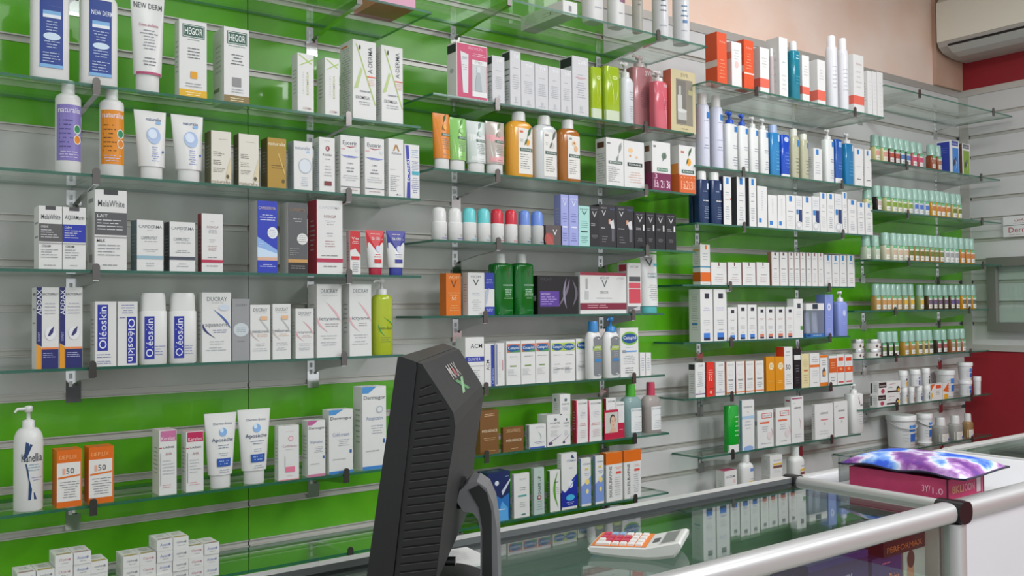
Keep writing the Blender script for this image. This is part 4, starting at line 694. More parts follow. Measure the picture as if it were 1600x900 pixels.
o, w2, h2, d2 = B(k, 878, 891, 648, 'white carton, mauve curl, lower row', front=fo, d=0.05)
B(k, 875, 891, 616, 'white carton stacked on two others', front=[e(0.55, 0.72, 0.14, 0.08, '#60707c'), t('FORTÉ', 0.2, 0.48, 0.85, 0.58, '#606870'), l(0.2, 0.2, 0.8, 0.4, 3, '#a8acb0')], xs=861, z=SZ[k]+min(h1, h2)+0.0003, sideops=[e(0.4, 0.72, 0.14, 0.08, '#60707c'), l(0.2, 0.2, 0.8, 0.6, 4, '#a8acb0')])
bi = [p([(0.0, 0.0), (0.06, 0.0), (0.12, 0.5), (0.06, 1), (0, 1)], '#c44060'), t('BIODERMA', 0.2, 0.9, 0.95, 0.94, '#8c9094'), e(0.6, 0.68, 0.25, 0.1, '#dcd8dc'), l(0.4, 0.62, 0.85, 0.72, 3, '#8c9094'), l(0.2, 0.38, 0.9, 0.46, 2, '#c8485c'), l(0.25, 0.1, 0.9, 0.3, 5, '#c8a0a8')]
B(k, 900, 918, 625, 'white carton with crimson side', front=bi, xs=892, sidecol='#a01c38')
B(k, 919, 940, 625, 'white carton with crimson side', front=bi, xs=918, sidecol='#a01c38')
B(k, 947, 962, 622, 'tall carton in crimson twin pack', front=[t('BIODERMA', 0.2, 0.9, 0.95, 0.94, '#8c9094'), e(0.6, 0.7, 0.3, 0.1, '#dcd8dc'), l(0.3, 0.62, 0.9, 0.74, 3, '#8c9094'), r(0, 0, 1, 0.5, '#b81c40')], xs=940, sidecol='#a01c38')
B(k, 963, 975, 628, 'short carton in crimson twin pack', front=[t('BIODERMA', 0.1, 0.9, 0.95, 0.94, '#8c9094'), e(0.5, 0.68, 0.3, 0.1, '#dcd8dc'), r(0, 0, 1, 0.42, '#b81c40'), l(0.2, 0.2, 0.9, 0.26, 1, '#e0a0b0')], d=0.04)
fz = SZ[k]; A_ = at_y(945, 651, L_+0.006); B_ = at_y(967, 684, L_+0.006)
m = MB(); wf = B_.x-A_.x; hf = A_.z-B_.z
m.box(-wf/2, wf/2, -0.0015, 0.0, 0, hf+0.02, mat('#b81c40'))
D(m, lambda u, v, f: (-wf/2+u*wf, -0.0015-f, 0.014+v*hf), [r(0.04, 0.08, 0.96, 0.98, '#c4c4bc'), e(0.58, 0.62, 0.2, 0.27, '#4c3c34'), e(0.6, 0.55, 0.16, 0.26, '#dcb49c'), p([(0.3, 0.08), (0.9, 0.08), (0.75, 0.3), (0.5, 0.3)], '#d4ac94'), r(0.5, 0.58, 0.56, 0.61, '#4c3c38'), r(0.64, 0.58, 0.7, 0.61, '#4c3c38'), r(0.56, 0.4, 0.65, 0.43, '#b46c64')])
o = m.build('picture_card', None, ((A_.x+B_.x)/2, L_+0.009, fz)); reg(o, 'card with a face before crimson pack', 'card', k, 955)
wat = lambda c: [r(0.25, 0.08, 0.98, 0.7, '#e2e4e4'), t('BIODERMA', 0.3, 0.62, 0.95, 0.67, '#8c9ca4'), l(0.4, 0.45, 0.9, 0.5, 1, '#8c9094'), l(0.35, 0.12, 0.9, 0.35, 5, '#a4a8ac')]
BT(k, 969, 1001, 619, 'clear bottle, green cap, teal water', cap=(599, 0.4, '#4cb030', 'screw'), k=0.6, pw=2.6, col='#a8c4c4', alpha=0.55, rough=0.08, shoulder=0.82, label=wat(0), liquid=('#6cb0b0', 0.72), fr=0.02)
BT(k, 1002, 1031, 617, 'clear bottle with pink cap', cap=(597, 0.4, '#c83c5c', 'screw'), k=0.6, pw=2.6, col='#c4bcb8', alpha=0.55, rough=0.08, shoulder=0.82, label=wat(0), liquid=('#c0b4b0', 0.72), fr=0.02)
k = (2, 7)
B(k, 762, 797, 738, 'dark blue carton, light blue bottle', front=[e(0.4, 0.78, 0.09, 0.05, '#d8dce8'), p([(0.05, 0.0), (0.95, 0.0), (0.95, 0.55), (0.6, 0.45), (0.4, 0.52), (0.05, 0.1)], '#2c70b8'), p([(0.5, 0.0), (0.9, 0.0), (0.88, 0.25), (0.62, 0.4), (0.5, 0.2)], '#58a4e0'), p([(0.6, 0.6), (1, 0.85), (1, 0.8), (0.65, 0.52)], '#c8d0e0'), l(0.45, 0.2, 0.8, 0.26, 1, '#d8e8f4'), l(0.75, 0.88, 0.95, 0.92, 1, '#a0b0e0')], d=0.05, col='#1c2a5c')
B(k, 803, 827, 740, 'white carton, small teal bar', front=[t('Syst', 0.35, 0.84, 0.75, 0.9, '#a8acb0'), l(0.25, 0.6, 0.85, 0.7, 2, '#808488'), r(0.25, 0.47, 0.8, 0.51, '#4ca4a0'), l(0.25, 0.22, 0.85, 0.36, 3, '#a8acb0'), e(0.6, 0.06, 0.15, 0.02, '#508088')], xs=797)
B(k, 834, 850, 731, 'slim grey-green carton, vertical name', front=[l(0.4, 0.9, 0.8, 0.92, 1, '#404850'), t('SHAPE UP', 0.4, 0.42, 0.7, 0.82, '#404c50', 1), e(0.5, 0.36, 0.22, 0.05, '#a04858'), e(0.5, 0.36, 0.12, 0.025, '#b8c8c4'), l(0.3, 0.08, 0.8, 0.3, 4, '#8c9c98')], xs=827, col='#b4c4bf')
B(k, 859, 875, 735, 'white carton with green arc', front=[a_(0.75, 0.95, 0.8, 0.08, -0.35, 0.2, '#5c9c2c'), l(0.4, 0.68, 0.85, 0.74, 1, '#404448'), l(0.5, 0.4, 0.9, 0.6, 4, '#a8acb0')], xs=851, sidecol='#4c7c3c')
B(k, 877, 901, 708, 'tall white and deep blue wave carton', front=[t('STÉRIMAR', 0.35, 0.84, 0.95, 0.89, '#6c88b0'), p([(0.6, 0.93), (0.7, 0.97), (0.85, 0.9), (0.68, 0.9)], '#34507c'), l(0.4, 0.7, 0.8, 0.76, 1, '#a0b0c8'), p([(0, 0.36), (0.2, 0.3), (0.45, 0.36), (0.62, 0.5), (0.95, 0.6), (1, 0.62), (1, 0.04), (0, 0.04)], '#1c2c98'), e(0.58, 0.44, 0.16, 0.07, '#e4e8f0'), a_(0.3, 0.32, 0.9, 0.55, 0.05, 0.05, '#5c80cc'), e(0.55, 0.2, 0.28, 0.055, '#48b0dc'), l(0.3, 0.07, 0.8, 0.13, 2, '#d8dcf0')], xs=868, sideops=[r(0, 0, 1, 0.3, '#24388c'), l(0.1, 0.35, 0.9, 0.9, 12, '#b0b4bc')])
for x0, x1, yt, xs in ((908, 923, 716, 901), (930, 943, 712, 923)):
    B(k, x0, x1, yt, 'pale blue wave carton, yellow spots', front=[t('STÉRIMAR', 0.2, 0.86, 0.95, 0.9, '#6c88b0'), p([(0, 0.42), (0.5, 0.5), (1, 0.62), (1, 0.04), (0, 0.04)], '#7c98d4'), e(0.62, 0.5, 0.22, 0.06, '#e8d47c'), e(0.6, 0.3, 0.14, 0.05, '#ecdc90'), r(0.4, 0.75, 0.7, 0.79, '#d8c060'), l(0.3, 0.62, 0.9, 0.7, 2, '#7c94c0')], xs=xs, sidecol='#8c9cc4')
sb = lambda: [r(0, 0.76, 1, 1, '#dc6c14'), t('SOLEILBIAFINE', 0.18, 0.08, 0.34, 0.72, '#2c2420', 1), l(0.55, 0.64, 0.95, 0.7, 2, '#dc7c50'), r(0.6, 0.55, 0.92, 0.6, '#d8584c'), l(0.5, 0.1, 0.9, 0.5, 9, '#a8acb0')]
B(k, 947, 972, 707, 'white sunburn carton with orange top', front=sb(), xs=935, top='#e0a070', sideops=[r(0, 0.76, 1, 1, '#dc6c14'), l(0.1, 0.1, 0.9, 0.7, 14, '#b0b0ac')])
B(k, 975, 1001, 703, 'white sunburn carton with orange top', front=sb(), xs=972, top='#e0a070', sideops=[r(0, 0.76, 1, 1, '#dc6c14')])

# ------------------------------------------------------------------ products, third bay
k = (3, 0)
cor = '#df6a58'
B(k, 1120, 1135, 51, 'orange carton beside glass end', front=[t('Avène', 0.25, 0.8, 0.85, 0.85, '#eaa890'), l(0.2, 0.1, 0.8, 0.5, 6, '#e89070')], xs=1107, col='#d8532c', sideops=[r(0, 0.33, 1, 0.46, '#d8c8c0')])
B(k, 1143, 1158, 66, 'white carton between orange ones', front=[e(0.5, 0.5, 0.2, 0.08, '#e0c0bc'), l(0.2, 0.6, 0.8, 0.85, 4, '#c4c4c8')], xs=1136, sideops=[r(0, 0.62, 1, 0.78, '#d09880')])
B(k, 1162, 1177, 63, 'orange carton with pale line', front=[t('Avène', 0.2, 0.82, 0.85, 0.87, '#eaa890'), l(0.2, 0.4, 0.8, 0.75, 6, '#e89070'), r(0, 0.31, 1, 0.34, '#ecd0c4')], xs=1152, col='#d8532c', sideops=[r(0.5, 0.35, 1, 0.48, '#d8c8c0')])
wb = lambda v0, v1: [r(0, v0, 1, v1, cor), l(0.2, 0.55, 0.8, 0.8, 4, '#c0bcbc')]
B(k, 1187, 1201, 75, 'white carton with coral band', front=wb(0.12, 0.32), xs=1177, sideops=[r(0, 0.12, 1, 0.32, cor)])
BT(k, 1200, 1209, 88, 'tiny clear white-capped bottle', cap=(76, 0.7, W, 'screw'), k=1, pw=2, col='#dcd0d0', alpha=0.6, back=0.02)
B(k, 1217, 1230, 59, 'tall plain white carton', front=[l(0.3, 0.55, 0.8, 0.62, 1, '#a8b4c0'), l(0.3, 0.1, 0.8, 0.4, 4, '#c8c8cc')], xs=1203, sideops=[l(0.2, 0.2, 0.8, 0.8, 5, '#d0d0d0')])
BT(k, 1229, 1248, 80, 'teal cleansing water bottle', cap=(66, 0.6, W, 'screw'), k=0.8, pw=3, col='#1f7f94', alpha=0.93, rough=0.12, shoulder=0.95, label=[l(0.3, 0.8, 0.8, 0.92, 2, '#b8d8e0'), l(0.3, 0.3, 0.8, 0.5, 3, '#4c9cac')])
B(k, 1253, 1264, 87, 'slim white carton with coral band', front=wb(0.16, 0.32), xs=1247, sideops=[r(0, 0.16, 1, 0.34, cor)])
BT(k, 1262, 1271, 105, 'tiny clear white-capped bottle', cap=(96, 0.7, W, 'screw'), k=1, pw=2, col='#dcd8d8', alpha=0.6, back=0.03)
B(k, 1277, 1289, 94, 'slim white carton with coral band', front=wb(0.1, 0.32), xs=1270, sideops=[r(0, 0.1, 1, 0.32, cor)])
for x0, x1, yt, yc in ((1289, 1308, 74, 57), (1307, 1325, 79, 61)):
    BT(k, x0, x1, yt, 'tall silver-white spray can', cap=(yc, 0.75, '#e4e4e6', 'spray'), k=1, pw=2, col='#dcdce0', rough=0.15, shoulder=0.9, label=[l(0.3, 0.3, 0.8, 0.7, 6, '#b8b8c0')])
B(k, 1333, 1349, 86, 'wide white carton with coral band', front=[r(0, 0.14, 1, 0.29, cor), t('Avène', 0.25, 0.82, 0.8, 0.87, '#c8a8a4'), l(0.2, 0.4, 0.8, 0.75, 4, '#ccc8c8')], xs=1327, sideops=[r(0, 0.14, 1, 0.29, cor)])
for x0, x1, yt, xs in ((1355, 1362, 111, 1350), (1363, 1369, 112, None), (1370, 1379, 113, None)):
    B(k, x0, x1, yt, 'narrow plain white carton', front=[l(0.3, 0.1, 0.8, 0.8, 8, '#d4d4d8')], xs=xs, d=0.03)
k = (3, 1)
sq = '#2c7cc4'
for x0, x1, yt, yc in ((1086, 1108, 164, 146), (1108, 1129, 168, 150)):
    BT(k, x0, x1, yt, 'tall white spray, domed shoulder', cap=(yc, 0.7, W, 'spray'), k=1, pw=2, col='#d8daea', shoulder=0.9, label=[r(0.62, 0.77, 0.9, 0.87, sq), l(0.35, 0.72, 0.9, 0.75, 1, '#8890a0'), l(0.35, 0.44, 0.85, 0.47, 1, '#80889c'), l(0.35, 0.28, 0.85, 0.36, 2, '#80889c')])
for x0, x1, yt, yc, cc, dsc in ((1129, 1150, 194, 175, '#2858c4', 'white bottle with blue pump'), (1150, 1167, 197, 179, '#2858c4', 'white bottle with blue pump'), (1167, 1183, 200, 183, W, 'white bottle with white pump'), (1183, 1199, 203, 186, W, 'white bottle with white pump'), (1284, 1301, 218, 203, W, 'white bottle with white pump')):
    BT(k, x0, x1, yt, dsc, cap=(yc, 0.5, cc, 'pump'), k=0.6, pw=3.5, col='#e0e2e0', shoulder=0.95, label=[r(0.6, 0.82, 0.9, 0.94, sq), l(0.4, 0.45, 0.95, 0.55, 2, '#8890a0'), l(0.4, 0.08, 0.95, 0.3, 4, '#98a0b0')])
BT(k, 1198, 1216, 208, 'blue clear gel bottle, lilac cap', cap=(196, 0.7, '#a4b8e0', 'screw'), k=0.6, pw=4, col='#2f86c0', alpha=0.95, rough=0.1, shoulder=0.97, label=[r(0.7, 0.8, 0.98, 0.95, '#c0d4ec'), l(0.4, 0.1, 0.9, 0.6, 6, '#5ca4d4')])
BT(k, 1216, 1232, 211, 'royal blue upside-down gel bottle', k=0.5, pw=4, col='#1c4cb8', rough=0.12, shoulder=0.98, label=[r(0, 0, 1, 0.06, W), e(0.5, 0.88, 0.25, 0.06, '#c4d0f0'), l(0.3, 0.2, 0.9, 0.6, 5, '#5c84d8')])
BT(k, 1231, 1247, 213, 'pale straw clear bottle', cap=(202, 0.7, '#dcdcd0', 'screw'), k=0.7, pw=3, col='#c4c4a8', alpha=0.85, rough=0.12, shoulder=0.95, label=[r(0.6, 0.75, 0.95, 0.9, sq), l(0.4, 0.1, 0.9, 0.5, 5, '#84846c')])
BT(k, 1247, 1262, 219, 'pale straw clear bottle', cap=(210, 0.7, '#dcdcd0', 'screw'), k=0.7, pw=3, col='#c4c4a8', alpha=0.85, rough=0.12, shoulder=0.95, label=[r(0.6, 0.78, 0.95, 0.92, sq), l(0.4, 0.1, 0.9, 0.5, 5, '#84846c')])
B(k, 1271, 1284, 232, 'small white carton, blue square', front=[r(0.3, 0.8, 0.6, 0.97, sq), l(0.2, 0.2, 0.8, 0.6, 5, '#a8b0b8')], xs=1262)
BT(k, 1301, 1314, 218, 'royal blue tube, white foot', k=0.5, pw=4, col='#1f56a4', rough=0.15, shoulder=0.98, label=[r(0, 0, 1, 0.12, W), r(0.4, 0.82, 0.8, 0.94, '#90b4e0'), l(0.3, 0.3, 0.9, 0.5, 3, '#5c88c4')])
BT(k, 1314, 1331, 225, 'bright blue bottle, clear pump', cap=(209, 0.55, '#dcdcdc', 'pump'), k=0.6, pw=4, col='#1a78ac', alpha=0.96, rough=0.1, shoulder=0.97, label=[r(0.72, 0.82, 0.98, 0.96, '#c8d8e8'), l(0.3, 0.2, 0.9, 0.6, 5, '#4c9cc8')])
for x0, x1, yt, xs in ((1335, 1348, 232, 1331), (1351, 1361, 234, 1348)):
    B(k, x0, x1, yt, 'tall white carton, small blue flag', front=[r(0.3, 0.84, 0.55, 0.97, sq), l(0.2, 0.5, 0.8, 0.54, 1, '#98a0a4'), l(0.2, 0.14, 0.8, 0.22, 1, '#505458')], xs=xs)
k = (3, 2)
BT(k, 1077, 1090, 300, 'navy bottle half behind another', k=0.6, pw=4, col='#14385c', rough=0.2, shoulder=0.97, back=0.05)
for x0, x1, yt, yc in ((1087, 1105, 281, 268), (1105, 1125, 282, 270)):
    BT(k, x0, x1, yt, 'navy shampoo bottle, white cap', cap=(yc, 0.72, W, 'screw'), k=0.6, pw=4, col='#18335c', rough=0.2, shoulder=0.97, label=[r(0.72, 0.78, 0.96, 0.92, '#c8d4e4'), l(0.3, 0.7, 0.7, 0.76, 1, '#8ca0c0'), l(0.3, 0.48, 0.95, 0.56, 1, W), l(0.4, 0.1, 0.95, 0.4, 6, '#8c9cb8')])
tb = lambda c='#a0a8b0': [r(0.35, 0.85, 0.7, 0.98, sq), l(0.2, 0.5, 0.8, 0.54, 1, '#707478'), l(0.2, 0.6, 0.8, 0.7, 2, c), l(0.2, 0.1, 0.8, 0.4, 6, c)]
for x0, x1, yt, xs, sc in ((1130, 1142, 276, 1124, '#2c2a4c'), (1151, 1164, 277, 1143, '#4c4a50'), (1170, 1181, 278, 1164, '#54545c')):
    B(k, x0, x1, yt, 'tall white carton, dark side', front=tb()+([r(0.85, 0.52, 1, 0.56, '#c85c4c')] if x0 == 1130 else []), xs=xs, sidecol=sc, sideops=[])
B(k, 1183, 1198, 291, 'white carton, low blue square', front=[r(0.15, 0.12, 0.42, 0.22, sq), l(0.4, 0.4, 0.6, 0.9, 9, '#b4bcc4')], d=0.04)
for x0, x1, yt in ((1200, 1214, 305), (1215, 1227, 305)):
    B(k, x0, x1, yt, 'short white carton, low blue square', front=[r(0.15, 0.1, 0.5, 0.22, sq), l(0.4, 0.4, 0.6, 0.9, 9, '#b4bcc4')], d=0.04)
for x0, x1, yt in ((1228, 1242, 305), (1254, 1268, 307)):
    B(k, x0, x1, yt, 'short white carton, high blue square', front=[r(0.35, 0.82, 0.65, 0.98, sq), l(0.2, 0.5, 0.8, 0.56, 1, '#707478'), l(0.2, 0.1, 0.8, 0.4, 5, '#a8b0b8')], d=0.04)
hand = lambda: [r(0.05, 0.66, 0.95, 0.96, '#d8dadc'), l(0.1, 0.7, 0.9, 0.9, 3, '#b4b8bc'), r(0.45, 0.24, 0.95, 0.6, '#24386c'), r(0.1, 0.46, 0.4, 0.6, sq), e(0.45, 0.15, 0.38, 0.12, '#c4c8cc'), e(0.45, 0.15, 0.24, 0.07, '#e0e0e0')]
for x0, x1, yt in ((1243, 1253, 306), (1269, 1280, 307), (1304, 1315, 299)):
    B(k, x0, x1, yt if x0 != 1304 else 303, 'white pack, navy patch and hand picture', front=hand(), d=0.03)
for x0, x1, yt in ((1281, 1291, 301), (1292, 1303, 302)):
    B(k, x0, x1, yt, 'slim white carton, blue square on top', front=tb(), d=0.03)
for x0, x1, yt in ((1316, 1323, 300), (1325, 1338, 312), (1340, 1350, 316), (1352, 1363, 317)):
    B(k, x0, x1, yt, {1316: 'narrow tall white carton, blue flag', 1325: 'broad short white carton, blue flag', 1340: 'small end carton, blue flag', 1352: 'small end carton, blue flag'}[x0], front=tb(), d=0.03)
k = (3, 3)
B(k, 1094, 1109, 382, 'white carton, orange foot, blue line', front=[r(0.5, 0.88, 0.7, 0.98, '#e07c30'), l(0.2, 0.6, 0.8, 0.8, 3, '#a4b0b4'), r(0, 0.43, 1, 0.46, '#3c8cb0'), r(0, 0.08, 1, 0.31, '#dc6818'), l(0.1, 0.02, 0.9, 0.05, 1, '#909090')], xs=1083, col='#dcdcd8', sideops=[r(0, 0.43, 1, 0.46, '#3c8cb0'), r(0, 0.08, 1, 0.31, '#c85c14'), l(0.2, 0.5, 0.8, 0.95, 8, '#b0b0a8'), r(0.1, 0.84, 0.9, 0.88, '#d8a860')])
mr = '#6c2c34'
for x0, x1 in ((1111, 1135), (1137, 1158), (1160, 1180), (1182, 1202)):
    B(k, x0, x1, 410, 'square white carton, maroon tab', front=[r(0.46, 0.84, 0.54, 0.99, mr), l(0.3, 0.74, 0.7, 0.79, 1, '#70787c'), l(0.3, 0.44, 0.8, 0.5, 1, '#505458'), l(0.15, 0.12, 0.85, 0.38, 3, '#c0acac')], d=0.05, sidecol='#c8948c')
for i, (x0, x1) in enumerate(((1205, 1217), (1218, 1230), (1232, 1240), (1241, 1249), (1250, 1258), (1260, 1267), (1268, 1277), (1278, 1286))):
    B(k, x0, x1, 394+i*0.2, 'slim white carton, maroon tab', front=[r(0.4, 0.9, 0.6, 0.99, mr), l(0.2, 0.78, 0.8, 0.86, 1, '#8c9094'), l(0.2, 0.48, 0.8, 0.53, 1, '#44484c'), l(0.2, 0.1, 0.8, 0.4, 5, '#b4b8bc'), r(0, 0, 0.04, 1, '#d8a8a0')], d=0.04, xs=1199 if i == 0 else None, sidecol='#a47c68' if i == 0 else None, sideops=[])
for x0, x1, yt in ((1288, 1299, 398), (1300, 1311, 399), (1312, 1322, 399), (1324, 1335, 399)):
    B(k, x0, x1, yt, 'slim white carton, blue tab', front=[r(0.35, 0.82, 0.62, 0.99, '#2884c0'), l(0.2, 0.7, 0.8, 0.79, 1, '#8cb0cc'), l(0.2, 0.4, 0.8, 0.44, 1, '#50545c'), l(0.2, 0.1, 0.8, 0.3, 3, '#b8b0b0')], d=0.04)
k = (3, 4)
mx = lambda c1, c2, tc, v=0.87: [r(0.35, v-0.05, 0.72, v+0.05, '#2c2c3c'), l(0.2, 0.58, 0.8, 0.66, 2, tc), l(0.2, 0.3, 0.8, 0.42, 3, '#a8acb0'), r(0.25, 0.02, 0.75, 0.16, c1), r(0.25, 0.02, 0.75, 0.07, '#1c2c50'), l(0.35, 0.2, 0.7, 0.24, 1, '#909090')]
for x0, x1, xs in ((1094, 1113, 1076), (1115, 1135, None)):
    B(k, x0, x1, 452, 'tall white carton, black square, blue foot', front=mx('#3c7cd0', 0, '#8888c8'), xs=xs, d=0.05, sideops=[l(0.2, 0.2, 0.8, 0.92, 16, '#a8b0a8'), r(0.25, 0.32, 0.75, 0.35, '#3c84c0')])
for x0, x1, yt in ((1137, 1151, 480), (1153, 1167, 476), (1168, 1182, 476)):
    B(k, x0, x1, yt, 'mid white carton, blue foot', front=mx('#3c7cd0', 0, '#8c9094'), d=0.04)
for x0, x1 in ((1184, 1196), (1197, 1210), (1212, 1226), (1228, 1240)):
    B(k, x0, x1, 479.5, 'mid white carton, salmon foot', front=mx('#d07c64', 0, '#c8a09c'), d=0.04)
B(k, 1240, 1254, 467, 'leaning white carton, small green patch', front=[r(0.4, 0.76, 0.75, 0.88, '#3c4450'), l(0.2, 0.5, 0.9, 0.7, 3, '#c0c4c8'), r(0.7, 0.2, 0.98, 0.3, '#4c8c3c')], d=0.03)
# clear display pack with two tubes
zb = SZ[k]; yf = L_+0.008; A_ = at_y(1259, 475, yf); B_ = at_y(1287, 475, yf); w = B_.x-A_.x; h = at_y(1272, 474, yf).z-zb; d = 0.05
root = empty('display_pack', (A_.x+w/2, yf, zb))
m = MB(); m.box(-w/2, w/2, 0, d, 0, h*0.1, mat('#2c70b4')); D(m, lambda u, v, f: (-w/2+u*w, -f, v*h*0.1), [r(0.05, 0.2, 0.25, 0.8, '#1c3c6c'), l(0.35, 0.3, 0.9, 0.7, 1, W)]); m.build('base', root)
m = MB(); m.box(-w/2, w/2, -0.001, d*0.9, h*0.8, h, mat(W)); D(m, lambda u, v, f: (-w/2+u*w, -0.001-f, h*0.8+v*h*0.2), [r(0.35, 0.15, 0.65, 0.9, '#2c3444')]); m.build('header', root)
m = MB(); m.box(-w/2, w/2, 0, d, h*0.1, h*0.8, mat('#b0b8cc', 0.1, alpha=0.35)); m.build('clear_window', root)
for q, nm in ((-0.22, 'front_tube'), (0.2, 'front_tube')):
    m = MB(); m.loft([[sup(q*w, d*0.4, w*0.14, 0.012*(1-s*0.9), 2*math.pi*j/16, h*(0.12+0.66*s), 2) for j in range(16)] for s in (0, 0.5, 1)], mat('#dcdcdc', 0.3)); m.build('tube', root)
reg(root, 'clear pack holding two white tubes', 'pack', k, 1260)
B(k, 1289, 1301, 460, 'lilac-blue carton, white flower', front=[e(0.5, 0.7, 0.22, 0.09, '#d4d8f0'), e(0.5, 0.7, 0.1, 0.04, '#8094d4'), l(0.2, 0.38, 0.8, 0.5, 2, '#a8b4e8'), l(0.2, 0.1, 0.8, 0.2, 2, '#a8b4e8')], xs=1275, col='#8696d8', sidecol='#6f80c0', sideops=[])
BT(k, 1302, 1322, 471, 'lilac-blue pump bottle, white flower', cap=(455, 0.42, '#dcdce4', 'pump'), k=0.6, pw=4, col='#8a9ade', shoulder=0.9, label=[e(0.5, 0.66, 0.16, 0.09, '#c4ccf0'), l(0.3, 0.3, 0.7, 0.42, 2, '#a8b4e8')])
k = (3, 5)
sv2 = lambda c=None: [t('SVR', 0.35, 0.88, 0.85, 0.95, '#9098a0'), l(0.2, 0.3, 0.85, 0.75, 8, '#98a0a8'), r(0, 0.08, 1, 0.11, '#70508c' if not c else c), e(0.5, 0.17, 0.12, 0.04, '#c8c8d0')]
B(k, 1086, 1101, 567, 'white carton, black corner patch', front=sv2(), xs=1074, sideops=[r(0.05, 0.8, 0.95, 0.96, '#202428'), l(0.1, 0.1, 0.9, 0.7, 9, '#a8a8a8')])
B(k, 1104, 1116, 566, 'bright red carton', front=[l(0.2, 0.6, 0.8, 0.8, 3, '#f4c0b4'), t('10', 0.3, 0.45, 0.7, 0.6, '#f4c8bc'), l(0.2, 0.2, 0.9, 0.26, 1, '#8c2c2c'), e(0.5, 0.12, 0.15, 0.05, '#f0b0a4')], xs=1101, col='#dc3222', top='#e83c28')
B(k, 1118, 1132, 566, 'white carton right of red one', front=sv2('#a0a0b8'), d=0.05)
ph = lambda: [t('PHOTO', 0.15, 0.87, 0.85, 0.92, '#b0a8a0'), e(0.5, 0.65, 0.25, 0.09, '#d8d4d0'), e(0.5, 0.65, 0.19, 0.065, W), t('WAVE', 0.2, 0.4, 0.8, 0.46, '#505458'), l(0.2, 0.15, 0.8, 0.34, 3, '#9ca0a4'), r(0, 0.04, 1, 0.07, '#dc7c34')]
for x0, x1 in ((1135, 1148), (1150, 1163), (1165, 1178), (1180, 1193)):
    B(k, x0, x1, 565-(x0-1135)*0.03, 'white carton with orange edges', front=ph(), d=0.045, sidecol='#dc7c2c', top='#dca46c', xs=x0-2, sideops=[])
for x0, x1, xs in ((1197, 1210, 1194), (1211, 1225, None)):
    B(k, x0, x1, 557.5, 'mustard yellow carton', front=[e(0.6, 0.72, 0.28, 0.11, '#e8d8b0'), l(0.4, 0.66, 0.8, 0.78, 3, '#8c6c30'), l(0.2, 0.2, 0.8, 0.3, 2, '#f0c878')], xs=xs, d=0.045, col='#d68c14', sideops=[])
B(k, 1225, 1238, 542, 'tall white carton, red side, 50 print', front=[t('50', 0.15, 0.46, 0.75, 0.58, '#44484c'), l(0.1, 0.86, 0.8, 0.9, 1, '#44484c'), l(0.1, 0.78, 0.7, 0.82, 1, '#a0a0a0'), l(0.15, 0.1, 0.85, 0.36, 5, '#a8acb0')], xs=1211, sidecol='#d8401c', sideops=[])
B(k, 1240, 1251, 545, 'black carton with white patch', front=[r(0.05, 0.72, 0.95, 0.84, W), l(0.2, 0.4, 0.8, 0.6, 3, '#70747c'), l(0.2, 0.1, 0.8, 0.3, 3, '#505458')], d=0.04, col='#17171b', sideops=[])
B(k, 1252, 1264, 553, 'cream carton with red dash', front=[l(0.2, 0.6, 0.85, 0.85, 5, '#b8a880'), r(0.3, 0.48, 0.8, 0.53, '#c87048'), l(0.2, 0.1, 0.85, 0.4, 4, '#b8a880')], d=0.04, col='#dccfa0')
B(k, 1265, 1280, 552, 'white carton, orange mid-band', front=[r(0, 0.58, 1, 0.66, '#dc7838'), l(0.2, 0.72, 0.9, 0.92, 3, '#9c9ca0'), l(0.2, 0.1, 0.9, 0.14, 1, '#40444c'), l(0.2, 0.3, 0.9, 0.5, 3, '#c8c8c8')], d=0.04)
B(k, 1281, 1293, 555, 'white carton, orange cap and drop', front=[r(0, 0.92, 1, 1, '#dc7418'), r(0, 0, 1, 0.11, '#dc7418'), p([(0.3, 0.5), (0.5, 0.62), (0.7, 0.5), (0.7, 0.3), (0.3, 0.3)], '#484c50'), e(0.5, 0.4, 0.16, 0.08, '#e0a050'), l(0.15, 0.66, 0.85, 0.86, 3, '#8c9094')], d=0.04)
B(k, 1295, 1307, 556, 'rust orange over white carton', front=[r(0, 0.42, 1, 0.92, '#cc5c24'), l(0.2, 0.55, 0.8, 0.8, 3, '#e8a480'), l(0.2, 0.1, 0.8, 0.3, 2, '#909498')], d=0.04)
for x0, x1, yt in ((1308, 1319, 554), (1320, 1332, 554)):
    B(k, x0, x1, yt, 'white carton, red-orange squares', front=[r(0.15, 0.78, 0.85, 0.91, '#dc4c28'), r(0, 0.4, 1, 0.6, '#dc5428'), e(0.5, 0.52, 0.2, 0.05, '#e8a070'), l(0.15, 0.64, 0.85, 0.74, 2, '#c8c8c8'), r(0.15, 0.05, 0.85, 0.1, '#d05050')], d=0.04)
k = (3, 6)
BT(k, 1132, 1152, 633, 'bright green upside-down tube', k=0.55, pw=3.5, col='#18a030', alpha=0.95, rough=0.12, shoulder=0.98, label=[r(0, 0, 1, 0.15, W), l(0.5, 0.3, 0.9, 0.8, 5, '#a0dca8')])
B(k, 1159, 1178, 625, 'tall white carton, pale blue side', front=[t('NOREVA', 0.15, 0.84, 0.85, 0.88, '#606870'), a_(0.4, 0.78, 0.55, 0.74, 0, 0.03, '#505860'), r(0, 0.62, 1, 0.68, '#a8c4dc'), l(0.2, 0.4, 0.8, 0.6, 3, '#b4bcc4'), e(0.5, 0.03, 0.4, 0.05, '#8ca8d4')], xs=1153, sidecol='#84aabe', sideops=[])
